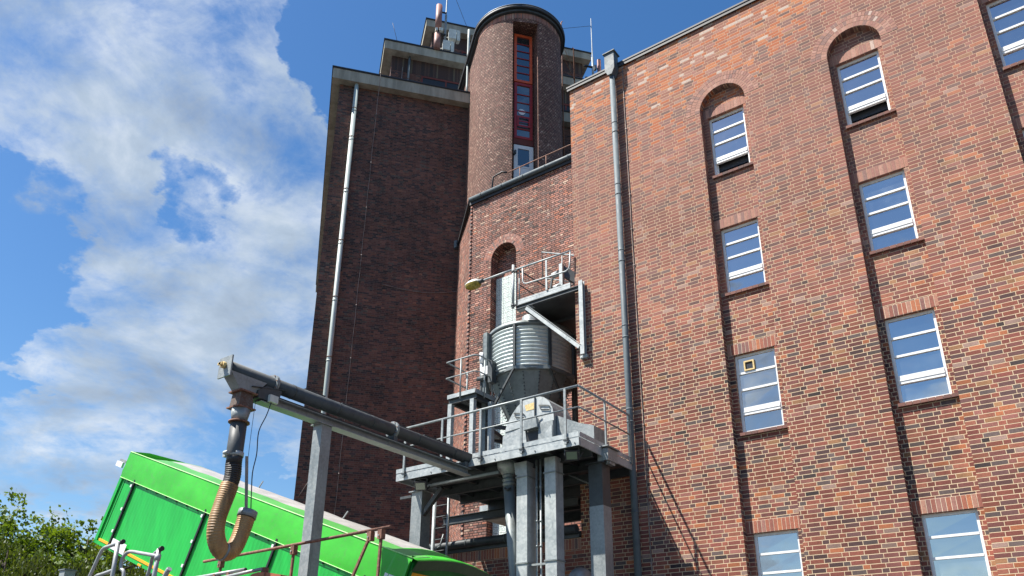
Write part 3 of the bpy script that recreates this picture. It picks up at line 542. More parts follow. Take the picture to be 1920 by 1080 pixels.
# ------------------------------------------------------------------ round stair tower
st = thing('stair_tower', 'round brown brick stair tower with a tall red window strip and a white door', 'building', None, (-23.47, 18.69, 0), TR)
SR = 1.96; SX, SY = 8.02, -2.04; SZ = 30.6; NX0, NX1, NYB = 7.25, 8.36, -3.28
w = MB(); zb_ = 18.0; arc = []; N = 56
for i in range(N+1): a = math.pi+math.pi*i/N; arc.append((SX+SR*math.cos(a), SY+SR*math.sin(a)))
def cyl_x(x): return SY-math.sqrt(max(SR*SR-(x-SX)**2, 0))
left = [p for p in arc if p[0] < NX0-.01]+[(NX0, cyl_x(NX0))]; right = [(NX1, cyl_x(NX1))]+[p for p in arc if p[0] > NX1+.01]
NTOP = 30.05
def arcwall(path, z0, z1, u0=0.):
    L = u0
    for a, b in zip(path, path[1:]):
        d = math.dist(a, b); w.face([(a[0], a[1], z0), (b[0], b[1], z0), (b[0], b[1], z1), (a[0], a[1], z1)], [(L, z0), (L+d, z0), (L+d, z1), (L, z1)], smooth=False); L += d
arcwall([(SX-SR, .8)]+left, zb_, NTOP); arcwall(right+[(SX+SR, .8)], zb_, NTOP, 4.)
arcwall([(SX-SR, .8)]+arc+[(SX+SR, .8)], NTOP, SZ)
for x, s_ in ((NX0, 1), (NX1, -1)):
    p = [(x, cyl_x(x), zb_), (x, NYB, zb_), (x, NYB, NTOP), (x, cyl_x(x), NTOP)]; w.face(p if s_ > 0 else p[::-1])
w.face([(NX0, cyl_x(NX0)-.1, NTOP), (NX0, NYB, NTOP), (NX1, NYB, NTOP), (NX1, cyl_x(NX1)-.1, NTOP)]); w.face([(NX0, NYB, zb_), (NX1, NYB, zb_), (NX1, NYB, NTOP), (NX0, NYB, NTOP)])
w.build('wall', M['brick_header'], st)
m = MB()
for i in range(2*N):
    a = math.pi+math.pi*(i+.5)/(2*N); t0 = a-math.pi/(4*N)*.86; t1 = a+math.pi/(4*N)*.86; P = lambda r, t, z: (SX+r*math.cos(t), SY+r*math.sin(t), z)
    m.face([P(SR+.012, t0, SZ-.30), P(SR+.012, t1, SZ-.30), P(SR+.012, t1, SZ-.02), P(SR+.012, t0, SZ-.02)])
m.build('soldier_course', M['one_mid'], st)
def stadium(r, z0, z1, name, mat, r2=None, parent=st):
    m = MB(); n_ = 48; path = [(SX-r, 4.0)]+[(SX+r*math.cos(math.pi+math.pi*i/n_), SY+r*math.sin(math.pi+math.pi*i/n_)) for i in range(n_+1)]+[(SX+r, 4.0)]
    for a, b in zip(path, path[1:]): m.face([(a[0], a[1], z0), (b[0], b[1], z0), (b[0], b[1], z1), (a[0], a[1], z1)], smooth=True)
    m.face([(p[0], p[1], z1) for p in path]); m.face([(p[0], p[1], z0) for p in path[::-1]])
    m.face([(path[-1][0], 4, z0), (path[0][0], 4, z0), (path[0][0], 4, z1), (path[-1][0], 4, z1)]); return m.build(name, mat, parent)
stadium(SR+.13, SZ+.0, SZ+.12, 'eaves', M['steel_dark']); stadium(SR+.22, SZ+.125, SZ+.30, 'roof_edge', M['bitumen']); stadium(SR+.235, SZ+.302, SZ+.32, 'roof_capping', M['zinc_cap'])
w = MB(); w.face([(SX-SR, 4, 28), (SX-SR, -.0, 28), (SX-SR, 0, SZ), (SX-SR, 4, SZ)]); w.face([(SX+SR, 0, 28), (SX+SR, 4, 28), (SX+SR, 4, SZ), (SX+SR, 0, SZ)]); w.build('rear_wall', M['brick_header'], st)
def red_window(x0, x1, z0, z1, zs, mat, bar, name='window'):
    m = MB(); y = NYB-.10; t = .12; m.box((x0, y, z0), (x0+t, y+.09, z1)); m.box((x1-t, y, z0), (x1, y+.09, z1)); m.box((x0+t, y, z1-t), (x1-t, y+.09, z1)); m.box((x0+t, y, z0), (x1-t, y+.09, z0+t))
    for z in zs: m.box((x0+t, y+.02, z-.02), (x1-t, y+.08, z+.02), 1)
    o = m.build(name, [mat, bar], st); m = MB(); m.face([(x0+t, y+.05, z0+t), (x1-t, y+.05, z0+t), (x1-t, y+.05, z1-t), (x0+t, y+.05, z1-t)]); m.build('pane', M['glass_dark'], o); return o
red_window(7.44, 8.28, 27.18, 29.92, [27.18+.12+2.5*k/6 for k in range(1, 6)], M['orange_frame'], M['red_frame'])
wo = red_window(7.46, 8.28, 24.10, 27.12, [26.5, 26.05, 25.6, 24.62], M['red_frame'], M['red_frame'])
m = MB(); y = NYB-.135; m.box((7.58, y, 24.72), (8.18, y+.03, 24.80)); m.box((7.58, y, 25.20), (8.18, y+.03, 25.28)); m.box((7.58, y, 24.80), (7.66, y+.03, 25.20)); m.box((8.10, y, 24.80), (8.18, y+.03, 25.20)); m.box((7.66, y+.005, 24.98), (8.10, y+.03, 25.04)); m.build('casement', M['red_frame'], wo)
m = MB(); m.prism([(7.80+.155*math.cos(t*math.pi/12), NYB-.075, 25.55+.155*math.sin(t*math.pi/12)) for t in range(24)], (0, .012, 0)); m.box((7.66, NYB-.08, 25.53), (7.94, NYB-.076, 25.575), 1); m.build('round_sign', [M['white'], M['red_frame']], wo)
m = MB(); m.box((7.43, NYB-.08, 23.80), (8.33, NYB-.01, 24.10)); m.build('lintel_panel', M['red_brown'], st)
m = MB(); y = NYB-.10; m.box((7.45, y, 21.2), (7.62, y+.07, 23.74)); m.box((8.13, y, 21.2), (8.31, y+.07, 23.74)); m.box((7.62, y, 23.56), (8.13, y+.07, 23.74)); m.box((7.62, y, 21.2), (8.13, y+.07, 22.62)); m.box((7.60, y-.02, 22.58), (8.15, y-.001, 22.66))
dr = m.build('door', M['white'], st); m = MB(); m.face([(7.62, y+.03, 22.62), (8.13, y+.03, 22.62), (8.13, y+.03, 23.56), (7.62, y+.03, 23.56)]); m.build('pane', M['glass_dark'], dr)
m = MB(); m.tube([(7.47, y-.12, 23.2), (7.47, y, 23.2)], .03, 8); m.box((7.43, y-.2, 23.14), (7.51, y-.1, 23.3)); m.build('lamp', M['steel_dark'], dr)

# ------------------------------------------------------------------ roof equipment (tower frame)
def rt(p): return (-23.47+p[0]*.6334-p[1]*-.7738*-1, 18.69+p[0]*.7738+p[1]*.6334, p[2])
def rth(name, label, cat, loc, group=None):
    return thing(name, label, cat, group, (-23.47+loc[0]*.6334-loc[1]*.7738, 18.69+loc[0]*.7738+loc[1]*.6334, loc[2]), TR)
an = rth('panel_antenna', 'brown double panel antenna standing on the tower roof left of the round stair tower', 'antenna', (4.68, 2.0, 33.4))
m = MB(); m.tube([(0, 0, 1.35), (0, 0, 3.05)], .17, 14); m.build('upper_panel', M['brown_panel'], an); m = MB(); m.tube([(-.02, 0, 0), (-.02, 0, 1.05)], .17, 14); m.build('lower_panel', M['brown_panel'], an)
m = MB(); m.tube([(0, 0, 1.05), (0, 0, 1.35)], .06, 8); m.box((-.16, -.22, 1.12), (-.04, .0, 1.28), 1); m.box((.04, -.22, 1.16), (.24, -.0, 1.34), 1); m.box((.0, -.02, 1.1), (.42, .12, 1.16)); m.build('bracket', [M['black'], M['device']], an); m = MB(); m.box((.0, .05, 2.7), (.42, .12, 2.76)); m.build('bracket', M['black'], an)
ms = rth('radio_mast', 'tall thin steel mast beside the brown panel antenna', 'mast', (5.08, 2.1, 33.4))
m = MB(); m.tube([(0, 0, 0), (0, 0, 2.6), (0, 0, 2.65), (.02, 0, 5.4)], [.06, .06, .035, .03], 8); m.build('pole', M['galv'], ms)
for i, (x, z, s_) in enumerate(((.42, .9, 0), (.12, .05, 1))):
    rr = rth('radio_unit', ['upper of two grey radio boxes clamped beside the mast', 'lower grey radio box sitting on the cornice by the mast'][i], 'radio box', (5.08+x, 2.15, 33.45+z), 'radio boxes on the tower roof')
    m = MB(); m.box((-.22, -.2, 0), (.16, .12, .62)); m.box((.2, -.16, -.05), (.34, .1, .66)); m.build('housing', M['device'], rr)
    m = MB()
    for k in range(5): m.box((.345, -.15+k*.05, 0), (.375, -.13+k*.05, .6))
    m.tube([(-.1, .12, .3), (-.3, .14, .3)], .03, 6); m.build('cooling_fin', M['device'], rr)
ms = rth('lightning_mast', 'slender pale mast on the right end of the tower roof', 'mast', (14.3, 4.3, 33.4))
m = MB(); m.tube([(0, 0, 0), (0, 0, 4.1), (0, 0, 4.12), (0, 0, 7.2)], [.07, .07, .035, .02], 8); m.build('pole', M['galv'], ms)
m = MB(); m.box((-.5, -.05, 2.4), (.05, .05, 2.5)); m.build('bracket', M['black'], ms); m = MB(); m.box((-.55, -.06, 3.3), (.05, .04, 3.38)); m.build('bracket', M['black'], ms)
an = rth('slim_antenna', 'slim brown tube antenna next to the right hand mast', 'antenna', (14.75, 4.4, 33.9))
m = MB(); m.tube([(0, 0, 0), (0, 0, 3.6)], .12, 12); m.build('shroud', M['brown_panel'], an); m = MB(); m.box((-.3, -.04, 2.9), (0, .04, 2.97)); m.box((-.32, -.1, 2.8), (-.2, .1, 3.1)); m.build('bracket', M['galv'], an)
rs = rth('roof_ladder', 'rust red ladder hoops rising beside the right end of the round tower', 'ladder', (10.7, -.5, 28.8))
m = MB(); m.tube([(.0, 0, -4), (.0, 0, 5.6), (.12, .2, 5.9)], .035, 8); m.build('rail', M['rust'], rs); m = MB(); m.tube([(1.2, 1.5, 0), (1.2, 1.5, 5.6), (1.0, 1.1, 5.2)], .035, 8); m.build('rail', M['rust'], rs)
m = MB(); m.tube([(-.3, 0, 3.3), (0, 0, 3.5), (1.2, 1.5, 3.4)], .02, 6); m.tube([(0, 0, 4.2), (1.2, 1.5, 4.1)], .012, 6); m.build('cross_bar', M['rust'], rs)
for i, (a, b) in enumerate((((5.1, 2.1, 38.6), (9.0, 6.0, 34.0)), ((14.3, 4.3, 40.0), (9.8, 3.0, 37.0)), ((2.3, 2.3, 34.9), (2.9, 3.0, 33.5)))):
    m = MB(); m.tube([rt(a) if False else (-23.47+a[0]*.6334-a[1]*.7738, 18.69+a[0]*.7738+a[1]*.6334, a[2]), (-23.47+b[0]*.6334-b[1]*.7738, 18.69+b[0]*.7738+b[1]*.6334, b[2])], .012, 5)
    tag(m.build('guy_wire', M['cable']), ['thin guy wire slanting from the tall left mast', 'thin wire running from the right mast to the roof', 'short wire end above the left step of the tower roof'][i], 'wire', 'wires on the tower roof')

# ------------------------------------------------------------------ steel platform
PX0, PX1, PY0, PY1, PT, PB = -12.35, -7.53, 12.63, 14.93, 6.43, 6.28
pf = thing('steel_platform', 'galvanised steel platform on square columns in front of the brick corner', 'platform')
m = MB(); m.box((PX0+.05, PY0+.05, PT-.04), (PX1-.05, PY1, PT)); m.box((-12.0, PY1+.003, PT-.04), (-9.12, 17.9, PT)); m.build('deck', M['steel_dark'], pf)
ZB = PB-.02
for a, b in (((PX0, PY0, 0), (PX1, PY0, 0)), ((PX1-.01, PY0+.032, 0), (PX1-.01, PY1, 0)), ((PX0+.01, PY0+.032, 0), (PX0+.01, PY1, 0)), ((-12.0, PY1, 0), (-12.0, 17.9, 0))):
    m = MB(); zc = (PT+ZB)/2; m.beam((a[0], a[1], zc), (b[0], b[1], zc), .03, PT-ZB); m.build('edge_channel', M['galv_light'], pf)
for a, b in (((PX0+.0, PY0-.02, 0), (-10.9, PY0-.02, 0)), ((-10.15, PY0-.02, 0), (PX1, PY0-.02, 0)), ((PX1+.012, PY0-.0, 0), (PX1+.012, PY1, 0))):
    m = MB(); m.beam((a[0], a[1], PT+.055), (b[0], b[1], PT+.055), .008, .095); m.build('kick_plate', M['galv_light'], pf)
for k, y in enumerate((13.2, 14.0, 14.85)): m = MB(); m.ibeam((PX0+.05, y, PT-.16), (PX1-.05, y, PT-.16), .1, .2); m.build('floor_beam', M['steel_dark'], pf)
for x in (-11.9, -11.1, -10.3, -9.3, -8.4): m = MB(); m.beam((x, PY0+.05, PT-.09), (x, PY1, PT-.09), .07, .09); m.build('joist', M['steel_dark'], pf)
for y in (15.6, 16.7, 17.8): m = MB(); m.ibeam((-12.0, y, PT-.2), (-9.12, y, PT-.2), .12, .26); m.build('floor_beam', M['steel_dark'], pf)
m = MB(); m.ibeam((-13.2, 15.3, 5.92), (-9.2, 15.3, 5.92), .14, .2); m.build('bearer', M['steel_dark'], pf)
m = MB(); m.tube([(-11.9, 12.95, 6.14), (-9.7, 12.95, 6.14)], .035, 8); m.build('pipe_brace', M['galv'], pf)
for x in (-11.3, -10.5, -9.55, -8.55, -7.62):
    m = MB(); m.tube([(x, PY0-.03, 6.31), (x, PY0-.012, 6.31)], .014, 6); m.build('bolt', M['steel_dark'], pf)
for (x, y, zt) in ((-12.23, 13.36, 6.17), (-7.72, 13.7, 6.17)):
    m = MB(); m.box((x-.16, y-.16, 0), (x+.16, y+.16, zt-.9), 1); m.box((x-.158, y-.158, zt-.9), (x+.158, y+.158, zt-.04), 0); m.box((x-.22, y-.2, zt-.038), (x+.24, y+.2, zt-.012)); m.build('column', [M['steel_dark'] if x > -9 else M['galv'], M['galv']], pf)
m = MB(); m.box((-9.35, 17.6, 0), (-9.15, 17.8, 6.1)); m.build('column', M['galv'], pf); m = MB(); m.box((-11.95, 17.6, 0), (-11.75, 17.8, 6.1)); m.build('column', M['galv'], pf)
m = MB(); m.beam((-12.1, 13.3, 5.6), (-11.55, 13.3, 6.15), .1, .1, (0, 1, 0)); m.build('knee_brace', M['steel_dark'], pf); m = MB(); m.box((-12.75, 13.2, 6.02), (-12.40, 13.28, 6.08)); m.build('lug', M['steel_dark'], pf)
m = MB(); m.box((PX1-.1, 13.5, PB-.12), (PX1+.14, 13.9, PT-.02)); m.box((PX1-.14, 13.44, PT-.0), (PX1+.18, 13.96, PT+.02)); m.box((PX1+.03, 13.6, PB-.18), (PX1+.12, 13.8, PB-.12))
for y in (13.56, 13.7, 13.84): m.tube([(PX1+.09, y, PB-.17), (PX1+.09, y, PB-.09)], .018, 6)
m.build('bolted_joint', M['galv'], pf)
m = MB(); m.tube([(-7.9, 14.2, 5.75), (-8.4, 14.7, 6.25)], .02, 6); m.tube([(-7.9, 14.2, 5.75), (-8.8, 14.2, 6.25)], .02, 6); m.build('diagonal_brace', M['galv'], pf)
# railing of the platform
RY = PY0-.035; RZ = 7.475; RM = 7.03; RXr = PX1+.03
m = MB(); m.tube([(-12.12, RY, RZ), (RXr, RY, RZ)], .026, 10); m.build('handrail', M['galv'], pf)
m = MB(); m.tube([(RXr, RY, RZ), (RXr, 14.72, RZ), (RXr, 14.74, PT-.05)], .026, 10); m.build('handrail', M['galv'], pf)
m = MB(); m.tube([(-12.12, RY, RM), (RXr, RY, RM)], .017, 8); m.build('knee_rail', M['galv'], pf); m = MB(); m.tube([(RXr, RY, RM), (RXr, 14.72, RM)], .017, 8); m.build('knee_rail', M['galv'], pf)
for x in (-12.1, -11.0, -9.93, -8.87, -7.81):
    m = MB(); m.beam((x, RY-.01, PB+.03), (x, RY-.01, RZ), .05, .03, (0, 1, 0)); o = m.build('post', M['galv'], pf)
    m = MB(); m.box((x-.045, RY-.035, PB+.10), (x+.05, RY+.0, PB+.13)); m.tube([(x+.055, RY-.05, PB+.07), (x+.055, RY+.0, PB+.07)], .016, 6); m.tube([(x+.055, RY-.05, PB+.15), (x+.055, RY+.0, PB+.15)], .016, 6); m.build('bolt', M['steel_dark'], o)
m = MB(); m.beam((RXr, 13.65, PB+.05), (RXr, 13.65, RZ), .03, .05, (0, 1, 0)); m.build('post', M['galv'], pf)
m = MB(); m.tube([(PX0+.04, RY, RZ), (PX0+.04, 14.9, RZ)], .024, 8); m.build('handrail', M['galv'], pf)

# ------------------------------------------------------------------ floodlights below the platform edge
def flood(x, y, z, label, rz):
    t = thing('floodlight', label, 'floodlight', 'floodlights under the platform edge', (x, y, z), rz)
    tl = Matrix.Rotation(R(28), 3, 'X'); X_ = tl @ Vector((1, 0, 0)); Y_ = tl @ Vector((0, 1, 0)); Z_ = tl @ Vector((0, 0, 1))
    m = MB(); m.obox((0, .04, 0), X_, Y_, Z_, .135, .035, .10); m.build('housing', M['black'], t)
    m = MB(); m.obox(Vector((0, .04, 0))-Y_*.037, X_, Y_, Z_, .105, .004, .075); m.build('lens', M['flood_glass'], t)
    m = MB(); m.beam((-.14, .04, 0), (-.14, .04, .17), .02, .03); m.beam((.14, .04, 0), (.14, .04, .17), .02, .03); m.beam((-.14, .04, .17), (.14, .04, .17), .03, .012); m.tube([(.05, .08, 0), (.1, .14, -.08), (.2, .2, .1)], .012, 6); m.build('bracket', M['steel_dark'], t)
fm, fnt, fb = newmat('floodlight glass'); fb.inputs['Base Color'].default_value = (.10, .15, .08, 1); fb.inputs['Roughness'].default_value = .12; fb.inputs['IOR'].default_value = 2.; M['flood_glass'] = fm
flood(-11.68, 12.70, 6.09, 'small square floodlight under the left corner of the platform', R(25)); flood(-7.75, 12.70, 6.12, 'small square floodlight under the right corner of the platform', R(25))

# ------------------------------------------------------------------ ducts and pipes below the platform
def duct(x0, x1, y0, y1, label, hopper):
    t = thing('square_duct', label, 'duct', 'square ducts below the platform')
    m = MB(); m.box((x0, y0, 0), (x1, y1, 6.26)); m.build('casing', M['galv_light'], t)
    for z in (4.18, 5.93, 2.3): m = MB(); m.box((x0-.02, y0-.02, z), (x1+.02, y1+.02, z+.012)); m.box((x0-.02, y0-.02, z+.016), (x1+.02, y1+.02, z+.028)); m.build('flange', M['galv'], t)
    if hopper: m = MB(); m.prism([(x0-.02, y0-.012, 6.0), (x1, y0-.012, 6.0), (x1, y0-.012, 6.26), (x0-.06, y0-.012, 6.26)], (0, .008, 0)); m.build('cover_plate', M['galv_light'], t)
duct(-9.24, -8.98, 12.95, 13.27, 'left galvanised square duct with a cover plate under the platform', True); duct(-8.57, -8.31, 12.98, 13.26, 'right galvanised square duct under the platform, beside the grey column', False)
m = MB(); m.box((-8.99, 13.02, 4.13), (-8.56, 13.06, 4.17)); tag(m.build('tie_bar', M['galv']), 'flat tie bar joining the two square ducts low down', 'bar')
for x, lb in ((-8.86, 'thin steel conduit between the ducts, the left of two'), (-8.76, 'thin steel conduit between the ducts, the right of two')):
    m = MB(); m.tube([(x, 13.12, 0), (x, 13.12, 6.3)], .022, 8)
    for z in (4.5, 5.0, 5.7): m.tube([(x, 13.12, z), (x, 13.12, z+.04)], .03, 8)
    tag(m.build('conduit', M['galv']), lb, 'conduit', 'conduits between the ducts')
tp = thing('tapered_downspout', 'dull zinc downspout with bellows left of the square ducts, slanting down from the deck', 'pipe')
m = MB(); m.tube([(-9.62, 13.2, 6.38), (-9.62, 13.2, 6.27), (-9.62, 13.2, 6.12)], [.26, .25, .145], 16); m.build('hopper', M['galv_light'], tp)
m = MB(); m.tube([(-9.62+.001*i, 13.2, 6.12-.02*i) for i in range(14)], [.135+.012*math.sin(i*1.35) for i in range(14)], 16); m.build('bellows', M['galv_dark'], tp)
m = MB(); m.tube([(-9.61, 13.2, 5.86), (-9.47, 13.2, 4.0), (-9.35, 13.2, 2.0), (-9.3, 13.2, .1)], [.125, .10, .10, .10], 16); m.build('pipe', M['galv_dark'], tp)
m = MB(); m.tube([(-9.62, 13.06, 5.80), (-9.55, 13.05, 5.76), (-9.48, 13.08, 5.79)], .02, 6); m.build('strap', M['black'], tp)
dm = thing('round_hood', 'smooth steel dome hood poking up between the duct and the grey column', 'hood')
m = MB(); m.tube([(-8.40, 14.0, 0), (-8.40, 14.0, 3.98)]+[(-8.40, 14.0, 3.98+.2*math.sin(t*math.pi/12)) for t in range(1, 7)], [.24, .24]+[.24*math.cos(t*math.pi/12)+.002 for t in range(1, 7)], 24); m.build('dome', M['alu'], dm)

# ------------------------------------------------------------------ caged ladder behind the left column
ld = thing('caged_ladder', 'narrow steel ladder behind the left platform column', 'ladder')
for x in (-12.98, -12.55): m = MB(); m.tube([(x, 14.7, 3.0), (x, 14.7, 6.45)], .03, 8); m.build('stile', M['galv'], ld)
m = MB(); m.tube([(-12.78, 14.45, 3.0), (-12.78, 14.45, 6.4)], .045, 8); m.build('stile', M['galv_light'], ld)
for k in range(12): m = MB(); m.tube([(-12.98, 14.7, 3.1+.28*k), (-12.55, 14.7, 3.1+.28*k)], .014, 6); m.build('rung', M['steel_dark'], ld)
m = MB(); m.tube([(-13.35, 14.6, 4.95), (-12.98, 14.55, 5.0), (-12.6, 14.5, 5.12), (-12.5, 14.5, 5.4)], .018, 6); m.build('hoop', M['galv'], ld)

# ------------------------------------------------------------------ ledge by the glass blocks
lg = thing('concrete_ledge', 'small pale slab with a control box jutting out beside the glass block niche', 'ledge')
m = MB(); m.box((-14.35, 18.05, 6.68), (-13.0, 19.6, 6.84)); m.build('slab', M['concrete'], lg); m = MB(); m.box((-14.25, 18.1, 6.845), (-13.95, 18.3, 7.02)); m.build('control_box', M['galv_light'], lg); m = MB(); m.box((-13.6, 18.15, 6.845), (-13.4, 18.3, 7.1)); m.build('switch_box', M['black'], lg)

# ------------------------------------------------------------------ hopper silo
CX, CY, SRD = -11.13, 16.26, 1.145
si = thing('hopper_silo', 'corrugated steel hopper silo with a conical bottom standing above the platform', 'silo')
ZL, ZH = 9.62, 10.80
base_a = math.atan2(-CY, -CX)                 # direction from the silo towards the yard
m = MB(); n_ = 96; rows = 88; K = []
for j in range(rows+1): z = ZL+(ZH-ZL)*j/rows; K.append((SRD+.021*math.sin(2*math.pi*z/.107), z))
for j in range(rows):
    for i in range(n_):
        t0, t1 = 2*math.pi*i/n_, 2*math.pi*(i+1)/n_; P = lambda k, t: (CX+k[0]*math.cos(t), CY+k[0]*math.sin(t), k[1])
        m.face([P(K[j], t0), P(K[j], t1), P(K[j+1], t1), P(K[j+1], t0)], [(t0, K[j][1]), (t1, K[j][1]), (t1, K[j+1][1]), (t0, K[j+1][1])], 0, .5, True)
m.build('corrugated_shell', M['shell'], si)
m = MB(); m.tube([(CX, CY, ZH-.02), (CX, CY, ZH+.085)], SRD+.035, 64); m.build('rim', M['galv_dark'], si)
m = MB(); m.tube([(CX, CY, ZH+.087), (CX, CY, ZH+.52), (CX, CY, ZH+.58), (CX, CY, ZH+.72)], [SRD+.03, .28, .26, .26], 48); m.build('roof', M['galv'], si)
m = MB(); m.tube([(CX, CY, ZL-.09), (CX, CY, ZL)], [SRD-.01, SRD+.0], 8 if False else 64); m.build('bottom_ring', M['galv_dark'], si)
m = MB(); nn = 16
for i in range(nn):
    t0, t1 = base_a+2*math.pi*(i-.5)/nn, base_a+2*math.pi*(i+.5)/nn; P = lambda r, t, z: (CX+r*math.cos(t), CY+r*math.sin(t), z)
    m.face([P(.16, t0, 7.5), P(.16, t1, 7.5), P(SRD-.02, t1, ZL-.02), P(SRD-.02, t0, ZL-.02)][::1])
    for k in range(24):
        f_ = k/23; r = .2+(SRD-.26)*f_; z = 7.55+(ZL-.15-7.55)*f_; c = Vector(P(r+.012, t0, z)); m.obox(c, (1, 0, 0), (0, 1, 0), (0, 0, 1), .013, .013, .013, 1)
m.build('cone', [M['galv_dark'], M['steel_dark']], si)
for k in range(8):
    a = base_a+R(23.5)+R(45)*k; r = SRD+.045; x, y = CX+r*math.cos(a), CY+r*math.sin(a)
    m = MB(); ax = (-math.sin(a), math.cos(a), 0); ay = (math.cos(a), math.sin(a), 0); m.obox((x, y, (ZL+ZH)/2), ax, ay, (0, 0, 1), .035, .028, (ZH-ZL)/2-.0)
    m.obox((x+ax[0]*.03+ay[0]*.02, y+ax[1]*.03+ay[1]*.02, (ZL+ZH)/2), ax, ay, (0, 0, 1), .006, .03, (ZH-ZL)/2); m.build('upright', M['steel_dark'], si)
pts8 = [(CX+(SRD+.05)*math.cos(base_a+R(23.5+45*k)), CY+(SRD+.05)*math.sin(base_a+R(23.5+45*k))) for k in range(8)]
m = MB()
for k in range(8): m.beam((*pts8[k], ZL-.04), (*pts8[(k+1) % 8], ZL-.04), .05, .09)
m.build('octagon_frame', M['galv_dark'], si)
legs = []
for k in (1, 2, 3, 4, 5, 6, 7, 0):
    a = base_a+R(23.5)+R(45)*k
for k, (a, r) in enumerate(((base_a+R(23.5+180+45), 1.3), (base_a+R(23.5+90), 1.3), (base_a+R(-66.5), 1.3), (base_a-R(66.5+90), 1.3))):
    x, y = CX+r*math.cos(a), CY+r*math.sin(a); legs.append((x, y))
    m = MB(); m.box((x-.055, y-.055, PT), (x+.055, y+.055, ZH+.02)); m.box((x-.075, y-.06, PT), (x-.058, y+.06, ZH+.0)); m.build('leg', M['galv_dark'], si)
for (p, q_) in ((pts8[0], legs[1]), (pts8[7], legs[2])):
    m = MB(); m.beam((*p, ZL-.06), (q_[0], q_[1], ZL-1.35), .05, .05); m.build('brace', M['steel_dark'], si)
for i in range(4): m = MB(); m.beam((*legs[i], ZL-1.4), (*legs[(i+1) % 4], ZL-1.4), .06, .10); m.build('cross_beam', M['steel_dark'], si)

# ladder cage seen behind the silo leg
lc = thing('silo_ladder', 'dark ladder rails behind the silo leg beside the mill housing', 'ladder')
for x in (-11.9, -11.55): m = MB(); m.tube([(x, 16.6, PT), (x, 16.6, 8.6)], .025, 6); m.build('stile', M['galv'], lc)
for k in range(7): m = MB(); m.tube([(-11.9, 16.6, PT+.2+.3*k), (-11.55, 16.6, PT+.2+.3*k)], .015, 6); m.build('rung', M['galv'], lc)

# ------------------------------------------------------------------ mill housing on the platform
mh = thing('mill_housing', 'dome backed galvanised mill housing with two hatch handles behind the front railing', 'machine')
YF = 13.5
def poly(pts, y, d, mat, name, parent=mh): m = MB(); m.prism([(x, y, z) for x, z in pts], (0, d, 0)); return m.build(name, mat, parent)
outl = [(-10.02, PT), (-9.96, 7.22), (-9.90, 7.40), (-9.78, 7.58), (-9.64, 7.74), (-9.47, 7.86), (-9.28, 7.90), (-9.08, 7.89), (-8.92, 7.83), (-8.78, 7.70), (-8.70, 7.54), (-8.67, 7.38), (-8.66, PT)]
poly([(x, z) for x, z in outl if z > 7.2]+[(-8.665, 7.25), (-9.02, 7.24), (-9.06, 7.36), (-9.32, 7.36), (-9.36, 7.26)], YF, .012, M['galv_light'], 'hatch_cover')
m = MB(); m.prism([(x, YF+.016, z) for x, z in outl], (0, .75, 0)); m.build('housing', M['galv'], mh)
poly([(-10.03, PT), (-9.99, 7.12), (-9.40, 7.24), (-9.30, PT)], YF-.03, .04, M['galv_light'], 'left_panel')
poly([(-9.06, PT), (-9.02, 7.22), (-8.66, 7.24), (-8.66, PT)], YF-.05, .06, M['galv'], 'right_panel')
poly([(-8.86, PT), (-8.86, 6.98), (-8.68, 7.14), (-8.67, PT)], YF-.062, .008, M['galv_light'], 'corner_panel')
poly([(-9.38, 7.12), (-9.36, 7.36), (-9.05, 7.36), (-9.02, 7.14)], YF-.12, .1, M['galv'], 'hood_plate')
poly([(-9.30, PT), (-9.36, 7.10), (-9.06, 7.10), (-9.06, PT)], YF-.01, .008, M['black'], 'opening_shade')  # black plate on the housing stands in for a dark opening
for cx_, cz_, r0 in ((-9.56, 7.53, -.10), (-8.89, 7.58, -.10)):
    m = MB(); P = lambda x, z: (cx_+x, YF-.02, cz_+z-.22*x); m.tube([P(-.14, .05), P(.10, .05), P(.14, .02), P(.13, -.05), P(-.09, -.05), P(-.14, .05)], .012, 6); m.build('hatch_handle', M['steel_dark'], mh)
poly([(-9.42, 7.74), (-9.38, 7.60), (-9.17, 7.60), (-9.17, 7.76)], YF-.006, .005, M['label_tan'], 'label')
m = MB(); m.beam((-9.14, YF-.02, 7.36), (-9.14, YF-.02, 7.88), .02, .03, (0, 1, 0)); m.tube([(-9.18, YF-.04, 7.42), (-9.08, YF-.05, 7.38), (-8.98, YF-.04, 7.41)], .012, 6); m.build('clamp_bar', M['steel_dark'], mh)
m = MB(); m.prism([(-8.655, 13.6, PT), (-8.655, 13.6, 7.38), (-8.10, 13.6, 7.10), (-7.75, 13.6, 6.98), (-7.75, 13.6, PT)], (0, .5, 0)); m.build('side_chute', M['galv'], mh)
m = MB(); m.tube([(-9.95, 13.15, 6.56+0), (-9.85, 13.15, 6.70), (-9.72, 13.15, 6.70), (-9.62, 13.15, 6.56)], .018, 6); m.build('lifting_eye', M['rust_patch'], mh)

